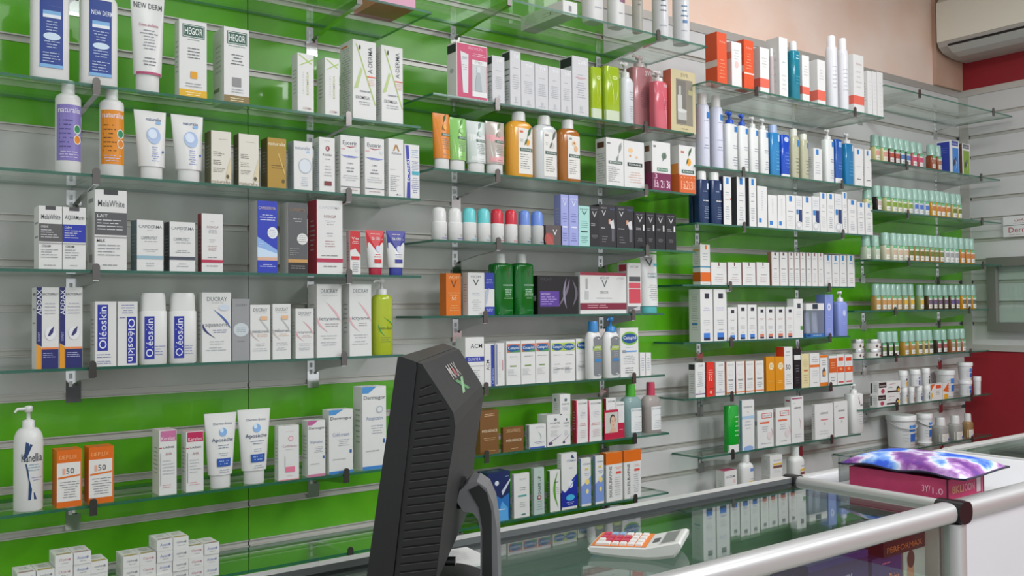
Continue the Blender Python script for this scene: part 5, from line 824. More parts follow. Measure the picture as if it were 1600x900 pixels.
ne = [r(0.28, 0.78, 0.9, 0.92, '#c85c50'), r(0.32, 0.8, 0.86, 0.9, '#e4e0de'), t('NEOSTRATA', 0.36, 0.825, 0.82, 0.875, '#708090'), r(0.15, 0.64, 0.75, 0.69, '#dc6c4c'), l(0.2, 0.4, 0.75, 0.58, 3, '#a8a8b0'), a_(0.8, 0.2, 0.85, 0.5, 0.12, 0.06, '#d0b0b0'), e(0.75, 0.3, 0.16, 0.1, '#dcd0d0'), l(0.2, 0.08, 0.8, 0.12, 1, '#808488')]
B(k, 1183, 1208, 641, 'white carton, red-framed name', front=ne, xs=1179, sideops=[r(0.2, 0.6, 0.8, 0.72, '#808890')])
B(k, 1212, 1235, 637, 'white carton, red-framed name', front=ne, xs=1208, sideops=[r(0.2, 0.75, 0.8, 0.9, '#c8a8a8')])
B(k, 1236, 1255, 620, 'tall white carton, plum top line', front=[r(0.05, 0.95, 0.9, 0.98, '#9c5070'), a_(0.1, 0.85, 0.35, 0.88, 0, 0.04, '#404448'), t('sebamed', 0.25, 0.74, 0.8, 0.79, '#404448'), a_(0.7, 0.3, 0.6, 0.55, 0.1, 0.05, '#d8b8b8'), l(0.2, 0.1, 0.8, 0.2, 2, '#b0b4b8')], xs=1223, sideops=[r(0.2, 0.9, 0.8, 0.94, '#b06078')])
B(k, 1273, 1301, 631, 'broad white carton, small red word', front=[t('sebamed', 0.3, 0.7, 0.72, 0.78, '#707478'), r(0.32, 0.52, 0.72, 0.56, '#d08088'), e(0.52, 0.42, 0.06, 0.04, '#c0c0c0'), l(0.2, 0.1, 0.8, 0.25, 2, '#c0c4c8')], xs=1265)
B(k, 1303, 1324, 627, 'white carton beside pump bottle', front=[a_(0.1, 0.84, 0.3, 0.9, 0, 0.04, '#505458'), t('sebamed', 0.3, 0.7, 0.75, 0.77, '#505458'), r(0.35, 0.5, 0.75, 0.53, '#c8505c'), e(0.55, 0.42, 0.06, 0.04, '#c0c0c0')], xs=1301)
BT(k, 1321, 1346, 614, 'white pump bottle, crimson triangle', cap=(600, 0.35, W, 'pump'), k=0.6, pw=4, shoulder=0.96, label=[p([(0.45, 0.9), (0.95, 0.92), (0.55, 0.72)], '#b04058'), a_(0.3, 0.92, 0.6, 0.95, 0, 0.03, '#505458'), t('sebamed', 0.6, 0.68, 0.95, 0.74, '#505458'), l(0.4, 0.2, 0.85, 0.5, 5, '#b8bcc0')])
k = (3, 7)
B(k, 1132, 1151, 735, 'white carton with rose pink lid', front=[t('ECZEM', 0.15, 0.8, 0.85, 0.86, '#707478'), e(0.8, 0.7, 0.1, 0.06, '#dcc0c0'), l(0.2, 0.3, 0.8, 0.5, 2, '#c8c8c8')], xs=1115, top='#a83c60')
BT(k, 1152, 1176, 722, 'white bottle, orange foot patch', cap=(709, 0.45, W, 'screw'), k=0.6, pw=3, shoulder=0.85, label=[r(0.55, 0.78, 0.9, 0.86, '#6c8cc8'), r(0.5, 0.5, 0.95, 0.55, '#e0b040'), l(0.5, 0.56, 0.95, 0.64, 1, '#c0c0c4'), r(0.5, 0.16, 0.98, 0.34, '#8c3c30'), e(0.75, 0.34, 0.24, 0.03, '#e0a820')])
cal = lambda s: [t('Eczebio', 0.3, 0.68, 0.95, 0.78, '#a0a4b0'), r(0.25, 0.5, 0.98, 0.58, '#e0b430'), r(0.25, 0.34, 0.98, 0.47, '#785048'), l(0.3, 0.1, 0.9, 0.25, 2, '#b4b8bc')]
o, w1, h1, d1 = B(k, 1203, 1222, 742, 'white carton under its twin', front=cal(0)[:1], xs=1186)
B(k, 1203, 1222, 711, 'white carton, yellow and brown bars, upper', front=cal(0), xs=1186, z=SZ[k]+h1+0.0003)
BT(k, 1230, 1255, 712, 'white bottle, yellow and brown bars', cap=(697, 0.42, W, 'screw'), k=0.7, pw=3, shoulder=0.85, label=[r(0.45, 0.6, 0.98, 0.66, '#e0b430'), r(0.45, 0.44, 0.98, 0.57, '#7c4038'), l(0.45, 0.7, 0.95, 0.78, 1, '#a0a4b0'), l(0.4, 0.2, 0.9, 0.35, 2, '#b4b8bc')])

# ------------------------------------------------------------------ far right bay: little bottles with mint caps
def mint_bottle(kind, h, rr, liq, lab, band, cap='#a9cdbf'):
    root = empty('small_bottle', (0, 0, 0)); hb = h*0.56
    m = MB(); m.lathe([(0, rr*0.93), (0.002, rr), (hb*0.9, rr), (hb, rr*0.8)], mat(liq, 0.2, alpha=0.92), n=14, pw=3.2); m.build('body', root)
    m = MB(); m.lathe([(hb, rr*0.98), (h*0.97, rr*0.9), (h, rr*0.8)], mat(cap, 0.15, alpha=0.8), n=14, pw=2.4); cp = m.build('cap', root)
    m = MB(); m.lathe([(hb*0.97, rr*0.72), (h*0.9, rr*0.62)], mat('#c4e4dc', 0.3), n=10); m.build('inner_cap', cp)
    def surf(u, v, f):
        x = max(-0.97, min(0.97, 2*u-1)); return (x*(rr+f), -(rr)*(1-abs(x)**3.2)**(1/3.2)-f-0.0004, v*hb)
    m = MB(); D(m, surf, [r(0.12, 0.08, 1, 0.8, lab), r(0.12, 0.8, 1, 0.97, '#5cae78'), r(0.12, 0.38, 1, 0.7, band), l(0.2, 0.14, 0.9, 0.3, 1, '#a8a8a0'), l(0.2, 0.84, 0.9, 0.92, 1, '#b0e0c0')], nu=6); m.build('label', root)
    return root
def mint_row(key, spec, back=0.0):
    """spec: list of (pixel centres, top pixel, liquid, label, band, words)"""
    for cs, yt, liq, lab, band, words in spec:
        proto = None; yf = SH[key][0]+FR+back
        n = len(cs)
        xs = [at_y(c, 450, yf+0.016).x for c in cs]
        gap = min([abs(xs[i+1]-xs[i]) for i in range(n-1)] or [0.034]); rr = min(0.0175, gap*0.49)
        h = at_y(sum(cs)/n, yt, yf+0.016).z-SZ[key]
        for i, x in enumerate(xs):
            if proto is None: proto = mint_bottle(0, h, rr, liq, lab, band); o = proto
            else: o = copy_tree(proto)
            o.location = (x, yf+rr, SZ[key])
            reg(o, words, 'bottle', key, cs[i], 'little mint-capped bottles in the far right bay')
YP, WB, GB = '#cfc890', '#d8d4cc', '#6a9a3c'
mint_row((4, 1), [((1371, 1383), 213, YP, '#dcd6c4', '#d09888', 'mint-capped bottle, pale yellow, red word'), ((1393, 1402), 217, '#641c18', '#d8d4d0', '#b4503c', 'mint-capped bottle, dark red'), ((1410, 1419), 220, '#3c3c40', '#d8dad8', '#5078b8', 'mint-capped bottle, green and blue label'), ((1429, 1439), 224, '#b85458', '#e0dcdc', '#c84c70', 'mint-capped bottle, pink label')])
mint_row((4, 1), [((1458.5, 1468), 228, '#8c4424', '#ccc4b8', '#a07058', 'mint-capped bottle, brown, before blue box')], back=-0.004)
mint_row((4, 2), [((1357,), 297, YP, '#c8d4bc', '#8cb88c', 'mint-capped bottle, leftmost, pale green'), ((1372,), 291, '#282420', '#dcdcd8', '#c0b0a8', 'mint-capped bottle, near-black'), ((1386, 1396, 1404, 1412, 1421), 294, '#b8bc84', '#dcdcd4', '#7c9c34', 'mint-capped bottle, olive band'), ((1430, 1438, 1447), 297, '#b8c4c8', '#dcdcdc', '#4c74c0', 'mint-capped bottle, blue band'), ((1457, 1465, 1472, 1480), 300, '#c4901c', '#dcd8cc', '#c07848', 'mint-capped bottle, rust band'), ((1490, 1498), 304, '#b8a860', '#dcdcd4', '#6c7c2c', 'mint-capped bottle, dark olive band')])
mint_row((4, 3), [((1354, 1368), 368, '#b0bca4', '#ccd4c4', '#b8c4b0', 'mint-capped bottle, hazy green, turned'), ((1384, 1395.5, 1404, 1413), 365, '#cccbb0', '#dedcd0', '#c8b098', 'mint-capped bottle, cream, nut drawing'), ((1421, 1429.5, 1437.5, 1445), 367, '#9c7430', '#d8d8cc', '#64702c', 'mint-capped bottle, brown, olive band'), ((1453, 1460.5, 1468.5), 369, '#9c7430', '#d8d8cc', '#6c7c3c', 'mint-capped bottle, brown, grey olive band'), ((1477, 1484.5, 1492), 371, '#c8ccc8', '#e0e0dc', '#a0a0a0', 'mint-capped bottle, white label, leaf mark'), ((1501, 1510, 1517), 373, '#bc7c1c', '#dcd8cc', '#c47c4c', 'mint-capped bottle, amber, orange band')])
mint_row((4, 4), [((1368, 1377.5, 1385, 1393, 1401), 444, '#b08c50', '#dcdcd0', '#c49458', 'mint-capped bottle, tan, feather mark'), ((1411, 1421), 444, '#a8925c', '#dcdcd4', '#e0b03c', 'mint-capped bottle, yellow band'), ((1436,), 445, '#98a068', '#dcdcd4', '#dcb048', 'mint-capped bottle alone between groups'), ((1449, 1457, 1465, 1474), 445, '#4c3820', '#d8d4cc', '#705c7c', 'mint-capped bottle, purple band'), ((1484, 1492), 445, '#4c3820', '#d8d4cc', '#6c5890', 'mint-capped bottle, violet band'), ((1502, 1510, 1518), 445, '#c88c14', '#dcdcd4', '#6c6c64', 'mint-capped bottle, amber, grey marks')])
mint_row((4, 5), [((1376, 1386, 1395), 518, '#2c2c24', '#dcdcd4', '#708c50', 'mint-capped bottle, black, green mark'), ((1411, 1421), 517, '#b88c34', '#dcdcd4', '#ac8458', 'mint-capped bottle, gold, brown mark'), ((1432, 1441, 1449), 516, '#bca45c', '#dcdcd8', '#58584c', 'mint-capped bottle, gold, dark mark'), ((1462, 1471), 515, '#3c3024', '#dcdcd8', '#a05c5c', 'mint-capped bottle, black, red band'), ((1484, 1492, 1500), 514, '#9c5c34', '#dcdcd8', '#94a088', 'mint-capped bottle, brown, plant drawings')])
k = (4, 1)
B(k, 1485, 1498, 220, 'white carton, blue picture, blue side', front=[r(0.12, 0.84, 0.9, 0.99, '#4450a0'), t('sanoflore', 0.2, 0.88, 0.85, 0.94, '#c8cce8'), r(0.2, 0.02, 0.92, 0.78, '#3c80cc'), a_(0.3, 0.2, 0.6, 0.5, 0, 0.3, '#303850'), a_(0.5, 0.1, 0.4, 0.45, 0.25, 0.05, '#c8d4e4')], xs=1468, sideops=[r(0.02, 0.03, 0.92, 0.96, '#283c9c'), l(0.2, 0.6, 0.8, 0.8, 3, '#5064b8')])
B(k, 1503, 1515, 225, 'white carton, green picture', front=[r(0.1, 0.84, 0.9, 0.98, '#606468'), t('sanoflore', 0.2, 0.88, 0.85, 0.93, '#c8c8c8'), r(0.15, 0.02, 0.92, 0.78, '#7c9c34'), a_(0.3, 0.2, 0.6, 0.5, 0, 0.3, '#4c4840'), a_(0.5, 0.1, 0.4, 0.45, 0.25, 0.05, '#d4dcbc')], xs=1499, sidecol='#5c4438', sideops=[])
# tins, stacked two by two
k = (4, 5)
def tin(px0, px1, ytop, z, desc):
    X, Y, zb, a, bb, h = solve_round(k, px0, px1, ytop, 1.0, 0.006, 0, z)
    root = empty('cream_tin', (X, Y, z)); m = MB(); m.lathe([(0, a*0.97), (h*0.62, a*0.97)], mat('#d8d4d0', 0.35), n=24)
    D(m, lambda u, v, f: ((2*u-1)*a*0.96, -a*0.98*math.sqrt(max(0, 1-(2*u-1)**2*0.9))-f-0.0005, v*h*0.62), [e(0.25, 0.5, 0.07, 0.25, '#5c4444'), r(0.45, 0.15, 0.97, 0.45, '#7c3c38'), l(0.45, 0.6, 0.9, 0.8, 1, '#8c8884')], nu=8); m.build('body', root)
    m = MB(); m.lathe([(h*0.62, a), (h*0.93, a), (h, a*0.96)], mat('#c8c8c8', 0.25, 0.8), n=24); m.build('lid', root)
    reg(root, desc, 'tin', k, px0, 'round silver-lidded tins'); return h
for p0, p1, s in ((1329, 1350, 'left'), (1351, 1377, 'right')):
    h = tin(p0, p1, 545, SZ[k], f'round silver-lidded tin, {s} stack bottom')
    tin(p0, p1, 545-15, SZ[k]+h+0.0003, f'round silver-lidded tin, {s} stack top')
# jars, tubs and long boxes
k = (4, 6)
lb = [r(0.03, 0.55, 0.36, 0.97, '#2c2424'), t('Sensilis', 0.07, 0.66, 0.32, 0.8, '#d8d0cc'), e(0.2, 0.28, 0.08, 0.18, '#b04458'), l(0.42, 0.72, 0.85, 0.84, 1, '#a86878'), l(0.42, 0.45, 0.65, 0.56, 1, '#505058'), r(0.4, 0.12, 0.95, 0.26, '#403838'), e(0.88, 0.34, 0.08, 0.24, '#403830'), e(0.9, 0.28, 0.05, 0.14, '#d8b040')]
sb2 = [r(0.05, 0.1, 0.25, 0.9, '#34343c'), l(0.4, 0.2, 0.9, 0.8, 4, '#a0a0a4')]
o, w1, h1, d1 = B(k, 1371, 1406, 616, 'long white toothpaste-style carton, lower', front=lb, xs=1356, sideops=sb2, fr=0.004)
B(k, 1372, 1407, 596, 'long white toothpaste-style carton, upper', front=lb, xs=1357, sideops=sb2, z=SZ[k]+h1+0.0003, fr=0.004)
def jar(px0, px1, yt, desc, z=None, c1='#e0b040', c2=None, lid=0.3, cat='jar', wide=1.0, taper=1.0, back=0.0, key=None, handle=False, nm='jar', lab=None, fr=0.008):
    key = key or k; z = SZ[key] if z is None else z
    X, Y, zb, a, bb, h = solve_round(key, px0, px1, yt, 1.0, fr, back, z)
    Y = min(Y, WY-a-0.01)
    root = empty(nm, (X, Y, z), -0.3*math.atan2(X, Y)); m = MB(); hb = h*(1-lid); rb = a*0.93*taper
    m.lathe([(0, rb*0.97), (0.002, rb), (hb, a*0.93)], mat('#dedede', 0.35), n=24)
    D(m, lambda u, v, f: ((2*u-1)*(rb+(a*0.93-rb)*v), -(rb+(a*0.93-rb)*v)*math.sqrt(max(0.001, 1-(2*u-1)**2))-f-0.0006, v*hb), lab or [r(0.55, 0.62, 0.88, 0.78, c2 or '#4c5058'), r(0.56, 0.14, 0.86, 0.52, c1), l(0.2, 0.2, 0.5, 0.7, 4, '#b8bcc0')], nu=6); m.build('body', root)
    m = MB(); m.lathe([(hb, a), (h*0.985, a), (h, a*0.95)], mat('#e4e4e4', 0.4), n=24)
    m.build('lid', root)
    if handle:
        m = MB(); m.tube([(-a*math.cos(q), -a*math.sin(q)*1.02-0.001, hb*(0.93-0.22*math.sin(q))) for q in [math.pi*i/12 for i in range(13)]], 0.0022, mat('#cccccc'), n=6); m.build('handle', root)
    reg(root, desc, cat, key, px0); return h
h1 = jar(1407, 1418, 606, 'small white jar, ochre patch, lower row')
jar(1419, 1429, 605, 'small white jar, rust patch, lower row', c1='#a0685c', c2='#d88870')
h3 = jar(1430, 1441, 603, 'small white jar, blue patch, lower row', c1='#2c4cb0', c2='#5c80c4')
h4 = jar(1442, 1453, 602, 'small white jar, slate patch, lower row', c1='#4c5454')
hj = at_y(1406, 604, L_+0.03).z-SZ[k]
jar(1403, 1418, 579, 'white jar stacked above ochre jar', z=SZ[k]+h1+0.0003)
jar(1420, 1438, 577, 'white jar stacked above rust jar', z=SZ[k]+h3+0.0003, c1='#2c4cb0', c2='#5c80c4')
jar(1439, 1453, 575, 'white jar stacked above blue jar', z=SZ[k]+h4+0.0003, c1='#4c5450')
tub = [r(0.45, 0.6, 0.95, 0.84, '#3c80cc'), l(0.5, 0.66, 0.9, 0.8, 2, '#a8c8ec'), r(0.5, 0.22, 0.92, 0.52, '#2c68bc'), l(0.2, 0.2, 0.45, 0.8, 5, '#b8bcc0'), l(0.5, 0.08, 0.9, 0.16, 1, '#d0a0b0')]
B(k, 1454, 1472, 600, 'white carton, orange sweep', front=[p([(0, 0.5), (0, 1), (0.4, 1), (0.15, 0.75)], '#dc6424'), r(0.45, 0.72, 0.9, 0.92, '#dc5434'), l(0.4, 0.3, 0.9, 0.6, 3, '#7c8c6c'), p([(0, 0), (0.2, 0.3), (0.1, 0.5), (0, 0.4)], '#e0b84c')], d=0.03, fr=0.004)
B(k, 1473, 1482, 598, 'white carton, orange sweep', front=[p([(0, 0.5), (1, 1), (1, 0.4)], '#dc6424'), r(0.2, 0, 0.9, 0.3, '#e0a82c')], d=0.03, fr=0.004)
jar(1461, 1492, 578, 'big white tub behind orange carton', lab=tub, lid=0.18, cat='tub', nm='tub', taper=0.9, back=0.045, fr=0.0) 
h5 = jar(1497, 1519, 594, 'white tub, blue squares, lower', lab=tub, lid=0.24, cat='tub', nm='tub', taper=0.92)
jar(1495, 1520, 566, 'white tub, blue squares, stacked on top', z=SZ[k]+h5+0.0003, lab=tub, lid=0.2, cat='tub', nm='tub', taper=0.85)
jar(1520, 1533, 588, 'small white tub at shelf end', lab=[l(0.3, 0.3, 0.7, 0.6, 2, '#c0c4c8')], lid=0.24, cat='tub', nm='tub', taper=0.9)
k = (4, 7)
jar(1383, 1432, 648, 'large white bucket with wire handle', lab=tub, lid=0.16, cat='bucket', nm='bucket', taper=0.92, handle=True)
h6 = jar(1433, 1456, 690, 'low white tub under a bucket', lab=[l(0.3, 0.3, 0.7, 0.6, 2, '#c0c4c8')], lid=0.4, cat='tub', nm='tub', taper=0.95)
jar(1430, 1457, 646, 'white bucket stacked on low tub', z=SZ[k]+h6+0.0003, lab=tub, lid=0.16, cat='bucket', nm='bucket', taper=0.88, handle=True)
wl = lambda: [r(0.02, 0.02, 1, 0.5, '#dedcd4'), l(0.5, 0.4, 0.95, 0.46, 1, '#5c7c50'), r(0.6, 0.06, 0.95, 0.2, '#3c64b0'), l(0.1, 0.1, 0.5, 0.4, 4, '#b4b8b8')]
for x0, x1, yt, yc, liq, dsc in ((1457, 1481, 664, 652, '#c8c8c4', 'clear refill bottle, white cap'), (1481, 1503, 661, 649, '#c8c8c4', 'clear refill bottle, white cap'), (1504, 1520, 658, 646, '#b0813c', 'refill bottle with amber liquid')):
    BT(k, x0, x1, yt, dsc, cap=(yc, 0.6, W, 'screw'), k=0.8, pw=3, col='#c4c4c0' if 'clear' in dsc else '#c0a070', alpha=0.6, rough=0.15, shoulder=0.85, label=wl(), liquid=(liq, 0.75))

# ------------------------------------------------------------------ display counter in front of the wall
CZ = 0.95
m_rail = mat('#c4c4c4', 0.4, 0.5)
m_raild = mat('#6f7274', 0.35, 0.5)
m_cap = mat('#17171a', 0.3)
m_wtop = mat('#dcdce0', 0.25)
m_wfront = noisy('white counter front', '#c9c9cd', '#d2d2d6', 2.0, 0.45)
def at_x(px, py, X): d = ray(px, py); q = d*(X/d.x); return Vector((q.x, q.y, q.z+H))
def bar(mb, axis, a0, a1, c1, c2, r1, r2, m, pw=2.6, n=20):
    """rounded bar along x ('x': c1 = y, c2 = z), y ('y': c1 = x, c2 = z) or z ('z': c1 = x, c2 = y)"""
    rings = []
    for a in (a0, a1):
        ring = []
        for j in range(n):
            q = sup(0, 0, r1, r2, 2*math.pi*j/n, 0, pw)
            ring.append({'x': (a, c1+q[0], c2+q[1]), 'y': (c1+q[0], a, c2+q[1]), 'z': (c1+q[0], c2+q[1], a)}[axis])
        rings.append(ring)
    mb.loft(rings, m)
YN, YB, XE, XL0, XW2 = 0.958, 1.335, 1.806, 0.42, 2.50
cnt = empty('display_counter', (1.1, 1.15, 0)); off = Vector((-1.1, -1.15, 0))
tag(cnt, 'aluminium framed glass display counter carrying the monitor and calculator', 'counter')
def part(name, mb, root, o3): mb.xform(Matrix.Translation(o3)); return mb.build(name, root)
m = MB(); m.box(XL0, XE-0.006, YN+0.02, YB-0.012, CZ-0.006, CZ, g_top, sides={'f': g_edge, 'k': g_edge}); part('glass_top', m, cnt, off)
m = MB(); bar(m, 'x', XL0, XE-0.025, YN, CZ-0.006, 0.0225, 0.020, m_rail); part('front_rail', m, cnt, off)
m = MB(); m.box(XL0, XE-0.02, YB-0.012, YB+0.014, CZ-0.03, CZ+0.011, m_raild, sides={'t': mat('#d8d8d8', 0.3, 0.3)}); part('back_rail', m, cnt, off)
m = MB(); bar(m, 'y', YN+0.03, YB-0.018, XE, CZ-0.004, 0.014, 0.017, m_rail); part('side_rail', m, cnt, off)
m = MB(); bar(m, 'y', YN-0.026, YN+0.028, XE+0.001, CZ-0.006, 0.025, 0.022, m_cap, pw=2.6); part('corner_cap', m, cnt, off)
m = MB(); bar(m, 'y', YB-0.018, YB+0.016, XE, CZ-0.006, 0.021, 0.021, m_cap); part('corner_cap', m, cnt, off)
m = MB(); bar(m, 'z', 0.05, CZ-0.029, XE+0.001, YN, 0.021, 0.021, m_rail, pw=3); part('post', m, cnt, off)
m = MB(); bar(m, 'z', 0.05, CZ-0.03, XL0+0.02, YN, 0.02, 0.02, m_rail, pw=3); part('post', m, cnt, off)
m = MB(); m.box(XL0+0.04, XE-0.022, YN-0.003, YN+0.003, 0.12, CZ-0.03, g_shelf); part('front_glass', m, cnt, off)
m = MB(); m.box(XL0+0.01, XE-0.01, YB-0.008, YB+0.002, 0.1, CZ-0.031, mat('#a4b0aa', 0.4)); part('back_panel', m, cnt, off)
m = MB(); m.box(XE-0.02, XE-0.012, YN+0.022, YB-0.01, 0.1, CZ-0.025, mat('#d0d4d2', 0.35)); part('side_panel', m, cnt, off)
m = MB(); m.box(XL0, XE-0.01, YN+0.0, YB-0.01, 0.0, 0.1, mat('#3c4042', 0.5)); part('plinth', m, cnt, off)
m = MB(); m.box(XL0+0.02, XE-0.022, YN+0.03, YB-0.012, 0.702, 0.71, g_shelf, sides={'f': g_edge}); part('inner_shelf', m, cnt, off)
m = MB(); m.box(XL0+0.02, XE-0.022, YN+0.03, YB-0.012, 0.1, 0.106, mat('#7c8682', 0.4)); part('bottom_board', m, cnt, off)

wc = empty('service_counter', (2.15, 1.15, 0)); o2 = Vector((-2.15, -1.15, 0))
tag(wc, 'white topped counter section under the pink box', 'counter')
m = MB(); m.box(XE+0.022, XW2, YN+0.02, YB+0.01, CZ-0.02, CZ-0.001, m_wtop); part('counter_top', m, wc, o2)
m = MB(); bar(m, 'x', XE+0.027, XW2-0.002, YN, CZ-0.006, 0.0225, 0.020, m_rail); part('front_rail', m, wc, o2)
m = MB(); m.box(XE+0.022, XW2, YN-0.004, YN+0.012, 0.06, CZ-0.027, m_wfront); part('front_panel', m, wc, o2)
m = MB(); m.box(XE+0.022, XW2, YB-0.03, YB-0.02, 0.06, CZ-0.021, m_wfront); part('back_panel', m, wc, o2)
m = MB(); m.box(XE+0.022, XW2, YB+0.01, YB+0.026, CZ-0.03, CZ+0.003, mat('#d4d4d2', 0.3, 0.3)); part('back_rail', m, wc, o2)
gc = empty('glass_counter', (3.3, 1.15, 0)); o3 = Vector((-3.3, -1.15, 0))
tag(gc, 'further glass topped counter beyond the white one, at the right edge', 'counter')
m = MB(); m.box(XW2+0.018, 4.05, YN+0.026, YB+0.012, CZ-0.008, CZ-0.002, g_top); part('glass_top', m, gc, o3)
m = MB(); bar(m, 'x', XW2+0.0, 4.05, YN, CZ-0.006, 0.0225, 0.020, m_rail); part('front_rail', m, gc, o3)
m = MB(); m.box(XW2+0.001, XW2+0.018, YN+0.026, YB+0.028, CZ-0.03, CZ+0.002, mat('#d4d4d2', 0.3, 0.3)); part('side_rail', m, gc, o3)
m = MB(); m.box(XW2+0.018, 4.05, YB+0.012, YB+0.028, CZ-0.03, CZ+0.004, mat('#d4d4d2', 0.3, 0.3)); part('back_rail', m, gc, o3)
m = MB(); m.box(XW2+0.018, 4.05, YB+0.0, YB+0.01, 0.0, CZ-0.031, mat('#6c7070', 0.4)); part('back_panel', m, gc, o3)
m = MB(); m.box(XW2+0.002, 4.05, YN+0.014, YN+0.022, 0.0, CZ-0.031, mat('#8c9090', 0.4)); part('front_panel', m, gc, o3)

# stock inside the counter
def stock(px0, px1, py, Y, z0, col, front, desc, d=0.08, top=None, name='carton'):
    A = at_y(px0, py, Y); B2 = at_y(px1, py, Y); w = B2.x-A.x; h = at_y((px0+px1)/2, py, Y).z-z0
    m = MB(); m.box(-w/2, w/2, 0, d, 0, h, mat(col, 0.25), sides={'t': mat(top or col, 0.25)}); D(m, lambda u, v, f: (-w/2+u*w, -f, v*h), front)
    o = m.build(name, None, (A.x+w/2, Y, z0)); tag(o, desc, 'box', 'boxes inside the glass counter'); return h
NV = '#252a68'
stock(1262, 1356, 872, 0.99, 0.71, NV, [t('MANIX', 0.45, 0.7, 0.72, 0.82, '#c8ccdc'), r(0, 0.94, 1, 1, '#28288c'), l(0.1, 0.3, 0.9, 0.6, 3, '#4c5080')], 'wide navy box behind the counter glass', top='#24248c')
stock(1362, 1408, 869, 0.99, 0.71, NV, [t('Longue Plaisir', 0.08, 0.66, 0.92, 0.8, '#e07c40'), l(0.3, 0.9, 0.7, 0.95, 1, '#c0607c'), l(0.1, 0.1, 0.9, 0.5, 5, '#c07848')], 'navy box with orange writing behind the counter glass')
hD = stock(1411, 1445, 858, 0.988, 0.71, '#a4aaa8', [p([(0.0, 0.0), (0.0, 0.5), (0.12, 0.62), (0.2, 0.85), (0.45, 0.85), (0.5, 0.66), (0.85, 0.55), (1.0, 0.35), (1.0, 0.0)], '#a87860'), e(0.34, 0.9, 0.17, 0.1, '#3c2c28'), a_(0.45, 0.5, 0.5, 0.1, 0.03, 0.03, '#8c5c48')], 'box picturing a bare back, behind the counter glass', d=0.1)
stock(1380, 1445, 829, 0.986, 0.71+hD+0.0005, '#202026', [t('PERFORMAX', 0.08, 0.15, 0.92, 0.42, '#d87838'), l(0.1, 0.6, 0.6, 0.8, 1, '#4c3c3c')], 'black box with orange writing lying over another in the counter', d=0.11)
for q, (xx, yy, cc) in enumerate(((1.06, 1.05, '#7c2434'), (1.16, 1.08, '#8c2c40'))):
    m = MB(); m.box(-0.04, 0.04, -0.03, 0.03, 0, 0.06, mat(cc)); D(m, lambda u, v, f: (-0.04+u*0.08, -0.03+v*0.06, 0.06+f), [r(0.1, 0.1, 0.9, 0.4, '#b8b0b0'), l(0.1, 0.5, 0.9, 0.9, 2, '#d0a0a8')])
    tag(m.build('carton', None, (xx, yy, 0.71)), f'small crimson box inside the glass counter, {["left", "right"][q]} of two', 'box', 'boxes inside the glass counter')

# ------------------------------------------------------------------ monitor seen from behind its side
D0 = 1.12; S_ = D0/FPX; YM = math.radians(39.7)
rp = at_d(650, 900, D0)
mon = empty('computer_monitor', (rp.x, rp.y, CZ), -YM)
tag(mon, 'black flat computer monitor seen from its vented side', 'monitor')
zr = rp.z-CZ
def lp(px, py): return ((px-650)*S_, zr+(900-py)*S_)
WM = 0.43
def extr(mb, pts, y0, y1, m, shrink=None, mat_side=None):
    P = [lp(*q) for q in pts]; Q = [lp(*q) for q in (shrink or pts)]
    n = len(P); A = [(x, y0, z) for x, z in P]; B3 = [(x, y1, z) for x, z in Q]
    mb.add(A+B3, [(i, (i+1) % n, n+(i+1) % n, n+i) for i in range(n)], m)
    mb.add(A, [tuple(range(n))[::-1]], mat_side or m); mb.add(B3, [tuple(range(n))], mat_side or m)
m_blk = mat('#09090a', 0.35); m_shell = noisy('matt monitor shell', '#1e1e1f', '#262627', 60, 0.5)
m = MB(); extr(m, [(570, 915), (623, 559), (627, 557), (652, 566), (653, 575), (611, 925), (575, 925)], 0, WM, m_blk); bz = m.build('screen_bezel', mon)
sc = MB(); A1 = lp(569.5, 905); A2 = lp(620.5, 566)
sc.add([(A1[0]-0.001, 0.02, A1[1]), (A2[0]-0.001, 0.02, A2[1]), (A2[0]-0.001, WM-0.02, A2[1]), (A1[0]-0.001, WM-0.02, A1[1])], [(0, 1, 2, 3)], mat('#08090c', 0.08)); sc.build('screen', bz)
shell = [(612, 925), (653, 567), (661, 570), (700, 630), (710, 647), (713, 668), (710, 692), (697, 773), (680, 915)]
m = MB(); extr(m, shell, 0.004, WM-0.004, m_shell, mat_side=mat('#0b0b0c', 0.45)); bsh = m.build('back_shell', mon)  # shadow on the monitor is put into the dark shell and side colours
m = MB()
for i in range(24):
    q = i/23; y = 606+q*300
    xl = 653-(y-575)*0.118+8; xr = min(712, 661+(y-570)*0.62, 716-(max(0, y-690))*0.13)-8
    if xr-xl < 6: xr = xl+6
    a = lp(xl, y+3); b2 = lp(xr, y-4); tt = 0.0010
    m.add([(a[0], 0.0035, a[1]-tt), (b2[0], 0.0035, b2[1]-tt), (b2[0], 0.0035, b2[1]+tt), (a[0], 0.0035, a[1]+tt)], [(0, 1, 2, 3)], mat('#030303', 0.9))
    m.add([(a[0], 0.003, a[1]-tt*1.9), (b2[0], 0.003, b2[1]-tt*1.9), (b2[0], 0.003, b2[1]-tt), (a[0], 0.003, a[1]-tt)], [(0, 1, 2, 3)], mat('#3c3a38', 0.5))  # lighter strip paints a highlight along each slot
m.build('vent_grille', bsh)
